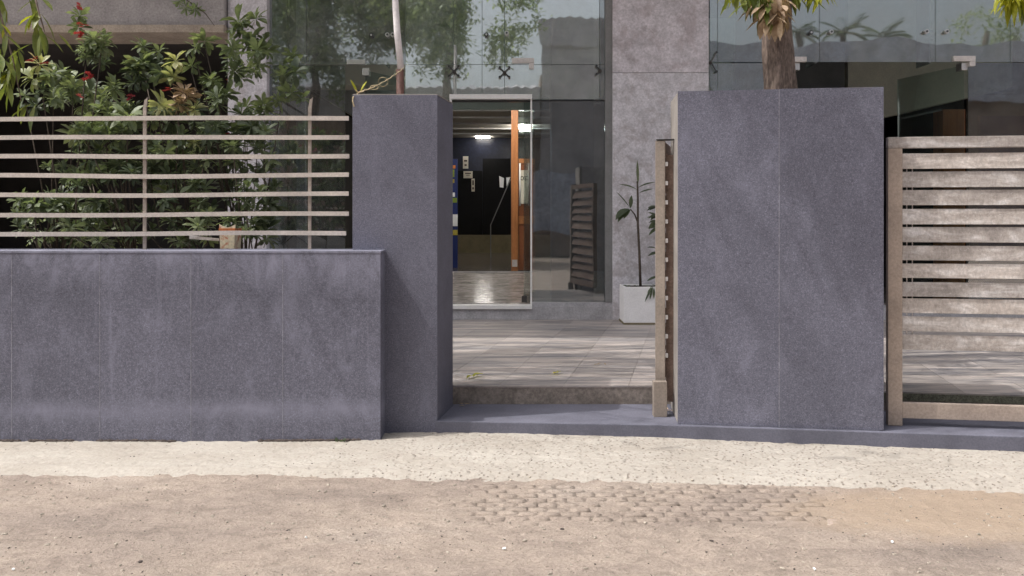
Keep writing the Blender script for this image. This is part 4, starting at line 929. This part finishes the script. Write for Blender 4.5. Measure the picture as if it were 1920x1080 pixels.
# tree just left of the view: its low branch droops into the upper left corner
Tb = Vector((-4.9, 6.6, .2))
shade = []
for px, py in ((1440, 190), (1468, 230), (1505, 200), (1548, 195), (1590, 215), (1530, 330), (1575, 320), (1625, 250), (1640, 330), (1600, 400)):
    q = P(px, py, 5.70 - (px - 1271) / 386 * .18); shade.append(q + SUN * ((6.4 - q.z) / SUN.z))  # unseen leaf clumps added along the sun rays to streak the broad wall
low = [P(px, py, Y) for px, py, Y in ((8, 60, 6.0), (12, 100, 6.0), (18, 115, 6.0), (5, 130, 6.0), (25, 95, 6.0), (60, -8, 6.2), (75, 50, 6.1), (85, 62, 6.1), (45, 195, 6.1), (70, 20, 6.1), (0, 5, 6), (10, 160, 6))]
ashoka('ashoka tree at the left edge with long leaves drooping over the fence', Tb, -.004, .14, Vector((-2.5, 6.1, 7.2)), Vector((3.5, 2.0, 1.6)), 80, 16,
       [('shade_leaves', 'leaf_long', shade, 34, .14, .24, .10, .2), ('drooping_leaves', 'leaf_long', low, 4, .14, .24, .035, .22), ('yellow_leaves', 'leaf_yellow', [P(68, 36, 6.1), P(2, 50, 6.0), P(8, 140, 6.0)], 2, .08, .13, .02, .3)], 9, zmin)
tb_ = [o for o in bpy.data.objects if o.get('label', '').startswith('ashoka tree at the left edge')][0]
part('limb', MB().tube([(-4.9, 6.6, 3.5), (-4.4, 6.35, 3.75), P(60, -30, 6.15), P(72, 20, 6.1), P(84, 60, 6.1)], [.05, .035, .012, .006, .003], 6), 'bark', tb_, True)
part('limb', MB().tube([(-4.4, 6.35, 3.75), P(-10, -10, 6.0), P(10, 60, 6.0), P(24, 110, 6.0), P(40, 190, 6.08)], [.03, .011, .006, .005, .003], 6), 'bark', tb_, True)
# ------------------------------------------------------------------ small things on the ground
def stone_mesh(seed, mt):
    bm = bmesh.new(); bmesh.ops.create_icosphere(bm, subdivisions=1, radius=1); r_ = random.Random(seed)
    for v in bm.verts: v.co *= r_.uniform(.7, 1.2); v.co.z *= .6
    me = bpy.data.meshes.new('stone'); bm.to_mesh(me); bm.free(); me.materials.append(M[mt]); return me
pe = MB(); ico = stone_mesh(1, 'pebble'); iv = [v.co.copy() for v in ico.vertices]; if_ = [tuple(p.vertices) for p in ico.polygons]
def surf(x, y):
    zz = float(dirt_z(np.array(x), np.array(y)))
    if y > float(apron_front(np.array(x))): zz = max(zz, float(apron_z(np.array(x), np.array(y))))
    return zz
def gravel(n, r0, r1, mt, name, reg, label):
    q = MB()
    for _ in range(n):
        y = random.uniform(*reg[2:]) ; x = random.uniform(reg[0], reg[1]) * y / 4.5
        s = random.uniform(r0, r1) ** 1; rz = random.uniform(0, 6.28); cz, sz = math.cos(rz), math.sin(rz); z = surf(x, y) + s * .15
        sx = s * random.uniform(.7, 1.4)
        q.add([(x + (v.x * cz * sx - v.y * sz * s), y + (v.x * sz * sx + v.y * cz * s), z + v.z * s) for v in iv], if_)
    o = tag(link(name, q.mesh(name, mt)), label, 'gravel', kind='stuff'); return o
gravel(360, .005, .012, 'clod', 'dirt_clods', (-2.75, 2.75, 3.3, 4.9), 'crumbling clods of dry earth on the road')
gravel(2600, .0015, .0055, 'pebble', 'gravel', (-2.75, 2.75, 3.3, 4.95), 'fine grey grit scattered over the dusty road')
gravel(420, .002, .006, 'dark_bit', 'dark_grit', (-2.75, 2.75, 3.3, 5.6), 'dark grit specks on the dusty road and pale apron')
GL = lambda px, py: 1.515 * F / (py - HZ)
def on_ground(px, py):
    Y = GL(px, py); x = X(px, Y); return Vector((x, Y, surf(x, Y)))
def scrap(px, py, s, mt, label, name='paper_scrap', cat='litter'):
    s *= .7
    p = on_ground(px, py); q = MB(); r_ = random.Random(px)
    pts = [(p.x + s * math.cos(a) * r_.uniform(.6, 1), p.y + s * .8 * math.sin(a) * r_.uniform(.6, 1), p.z + .005 + r_.uniform(0, .008)) for a in np.linspace(0, 5.4, 7)]
    q.add([(p.x, p.y, p.z + .014)] + pts + [(a, b, c - .004) for a, b, c in pts], [(0, i + 1, (i + 1) % 7 + 1) for i in range(7)] + [(i + 1, i + 8, (i + 1) % 7 + 8, (i + 1) % 7 + 1) for i in range(7)])
    solo(name, q, mt, label, cat)
scrap(945, 1029, .017, 'paper', 'crumpled white paper scrap in the middle of the dirt road')
scrap(1673, 1020, .013, 'paper', 'small white paper scrap below the right end of the broad wall')
scrap(574, 1011, .010, 'paper', 'tiny white paper bit on the dirt left of centre')
scrap(1527, 1075, .011, 'paper', 'white paper bit at the bottom edge right of centre')
scrap(25, 1068, .013, 'paper', 'white paper bit in the bottom left corner')
for px, py, s, lb in ((991, 946, .022, 'pale rounded stone lying on the left end of the paver patch'), (1054, 992, .012, 'dark pebble on the dirt just below the paver patch'), (540, 997, .012, 'dark chip on the dirt in front of the low wall'), (1334, 1020, .011, 'dark pebble right of centre below the pavers'), (264, 1052, .012, 'dark chip near the bottom left of the road'), (171, 1033, .009, 'small dark pebble at the left of the road')):
    p = on_ground(px, py); me = stone_mesh(px, 'brick' if s > .02 else 'dark_bit'); o = tag(link('stone', me, None, p), lb, 'stone'); o.scale = (s, s, s * .9)
# fallen leaves in the courtyard and on the sill
def fallen(px, py, z, mt, label, s=.07):
    Y = (EYE - z) * F / (py - HZ); c = Vector((X(px, Y), Y, z)); q = MB(); r_ = random.Random(px)
    for k in range(3):
        a = r_.uniform(0, 6.28); leaf_geo(q, c + Vector((r_.uniform(-.03, .03), r_.uniform(-.02, .02), .006 + .004 * k)), Vector((math.cos(a), math.sin(a), .12)), Vector((0, 0, 1)), s * r_.uniform(.8, 1.3), s * .35, .5, .2, 4, lance)
    solo('fallen_leaf', q, mt, label, 'leaf', smooth=True)
fallen(886, 707, .228, 'leaf_yellow', 'curled yellow leaf near the kerb on the left of the courtyard', .10)
fallen(1042, 702, .228, 'leaf_yellow', 'smaller yellow leaf in the middle of the courtyard', .06)
fallen(1127, 684, .228, 'leaf_dry', 'brown leaf on the courtyard toward the swing gate', .05)
fallen(874, 761, .09, 'leaf_dry', 'dry leaf lying on the threshold by the gate pillar', .05)
fallen(1255, 772, .09, 'leaf_dry', 'dry leaf under the foot of the swing gate', .05)
# weed and grime along the wall foot
wdm = thing('weed_tuft', (X(640, 5.6), 5.6, 0), 'small dark weed tuft at the foot of the low wall', 'weed')
q = MB()
for k in range(26):
    a = random.uniform(0, 6.28); leaf_geo(q, Vector((X(638, 5.6) + random.uniform(-.03, .03), 5.6 + random.uniform(-.02, .01), -.005)), Vector((math.cos(a) * .6, math.sin(a) * .5 - .2, 1)), Vector((0, 0, 1)), random.uniform(.015, .04), .008, .5, .1, 2)
part('blades', q, 'leaf_dark', wdm)
q = MB()
for k in range(1400):
    x = random.uniform(-3.6, -1.0); s = random.uniform(.003, .010) * (1 if random.random() < .8 else 1.7)
    if VN(np.array(x), np.array(0.), 5) < -.12: continue
    z = surf(x, YL - .012); q.add([(x + v.x * s * 1.5, YL - .008 + v.y * s, z + .004 + v.z * s * 1.3) for v in iv], if_)
tag(link('wall_foot_debris', q.mesh('wall_foot_debris', 'dark_bit')), 'dark crumbs of debris along the foot of the low wall', 'debris', kind='stuff')

# ------------------------------------------------------------------ across the street (mirrored in the glass)
def mx(px, D): return (px - CX) / F * D
def mzz(py, D): return EYE - (py - HZ) / F * D
DS = 2 * YF + 11.0; ys = -11.0
sh = thing('street_shed', (0, -12, 0), 'long grey corrugated shed across the street mirrored in the glass', 'shed')
part('wall', MB().box(-14, 1.0, -13, ys - .3, 0, 5.2), 'brick_wall', sh)
part('wall', MB().box(1.003, 26, -13, ys - .3, 0, 6.7), 'brick_wall', sh)
def corr_roof(x0, x1, z, name):
    q = MB(); n = int((x1 - x0) / .09); vs = []
    for i in range(n + 1):
        x = x0 + (x1 - x0) * i / n; c = .035 * math.sin(i * math.pi / 2)
        vs += [(x, ys, z - 1.1 + c), (x, ys - .05, z + c), (x, ys - 3, z + .5 + c)]
    q.add(vs, [(i * 3 + k, i * 3 + 3 + k, i * 3 + 4 + k, i * 3 + 1 + k) for i in range(n) for k in (0, 1)]); part(name, q, 'shed', sh)
corr_roof(-14, 1.0, mzz(165, DS), 'roof'); corr_roof(1.0, 4.2, mzz(32, DS), 'roof'); corr_roof(4.2, 26, mzz(88, DS), 'roof')
part('front_screen', MB().box(1.05, 4.15, ys - .25, ys - .1, 3, mzz(32, DS) - 1.0), 'shed', sh)
n = 70; vs = []
for i in range(n + 1):
    x = 4.0 + 21 * i / n; zt = mzz(82 + 2.5 * math.sin(i * .35) - (10 * math.exp(-((i - 34) / 5) ** 2)), DS)
    for k in range(5): vs.append((x, ys + .08 + .06 * math.sin(i * 1.1 + k * 1.7), zt - k * .55 + .05 * math.sin(i * .8 + k)))
tarp = MB().add(vs, [(i * 5 + k, i * 5 + 5 + k, i * 5 + 6 + k, i * 5 + 1 + k) for i in range(n) for k in range(4)])
solo('tarpaulin', tarp, 'tarp', 'blue-grey tarpaulin over the shed roof mirrored in the right-hand glass', 'tarpaulin', smooth=True)
q = MB().add([(mx(1000 + 8 * i, 28) , -7.0 + .1 * math.sin(i), 2.9 - k * .5 + .08 * math.sin(i * .6)) for i in range(18) for k in range(5)], [(i * 5 + k, i * 5 + 5 + k, i * 5 + 6 + k, i * 5 + 1 + k) for i in range(17) for k in range(4)])
solo('stall_tarpaulin', q, 'tarp', 'low blue tarpaulin screen mirrored in the dark glass beside the lobby door', 'tarpaulin', smooth=True)
def street_tree(px, py, Yt, r, n, label, seed):
    rnd = random.Random(seed); D = 2 * YF - Yt; c = Vector((mx(px, D), Yt, mzz(py, D)))
    t = thing('street_tree', (c.x - .4, Yt, 0), label, 'tree', None)
    part('trunk', MB().tube([(c.x - .4, Yt, -.05), (c.x - .3, Yt, c.z * .5), (c.x, Yt, c.z)], [.22, .17, .08], 10), 'bark', t, True)
    q = MB()
    for k in range(n):
        v = Vector((rnd.gauss(0, 1), rnd.gauss(0, 1), rnd.gauss(0, 1))).normalized() * rnd.random() ** .4
        p = c + Vector((v.x * r, v.y * r * .8, v.z * r * .75)); 
        if float(VN(np.array(p.x), np.array(p.z), .9)) < -.2: continue
        for m_ in range(7):
            a = rnd.uniform(0, 6.28); e = rnd.uniform(-1, .6); leaf_geo(q, p + Vector((rnd.gauss(0, .15), rnd.gauss(0, .15), rnd.gauss(0, .12))), Vector((math.cos(a) * math.cos(e), math.sin(a) * math.cos(e), math.sin(e))), Vector((0, 0, 1)), rnd.uniform(.13, .24), .09, .4, .1, 2)
    part('crown', q, 'leaf_street', t, True)
street_tree(850, 25, -6.0, 2.7, 2600, 'broad street tree mirrored in the glass above the lobby door', 3)
street_tree(600, 40, -7.5, 3.4, 3400, 'street tree mirrored in the glass above the low wall', 4)
def palm(px, py, Yt, h, label, seed):
    rnd = random.Random(seed); D = 2 * YF - Yt; c = Vector((mx(px, D), Yt, mzz(py, D)))
    t = thing('palm_tree', (c.x, Yt, 0), label, 'palm tree')
    part('trunk', MB().tube([(c.x + .3, Yt, 0), (c.x + .1, Yt, c.z * .5), c], [.2, .16, .12], 8), 'bark', t, True)
    for k in range(15):
        a = k * .42 * 2.4; e = rnd.uniform(.1, 1.2); d = Vector((math.cos(a) * math.cos(e), math.sin(a) * math.cos(e), math.sin(e))); q = MB(); p = c.copy()
        for s in range(16):
            for sg_ in (-1, 1):
                sd_ = d.cross(Vector((0, 0, 1))).normalized() * sg_; leaf_geo(q, p, (sd_ + d * .5 + Vector((0, 0, -.45))), Vector((0, 0, 1)), .55 * h * math.sin(math.pi * (s + 2) / 19), .13 * h, .3, .1, 2)
            p = p + d * .14 * h; d = (d + Vector((0, 0, -.085))).normalized()
        part('frond', q, 'palm', t)
palm(1582, 62, -19, .62, 'taller fan of palm fronds mirrored in the right-hand glass', 1); palm(1655, 70, -20, .6, 'smaller palm mirrored right of the taller one', 2); palm(1500, 66, -22, .5, 'palm mirrored beside the ashoka trunk', 3)
street_tree(1850, 60, -17, 1.5, 300, 'small tree mirrored in the glass near the right edge', 6)
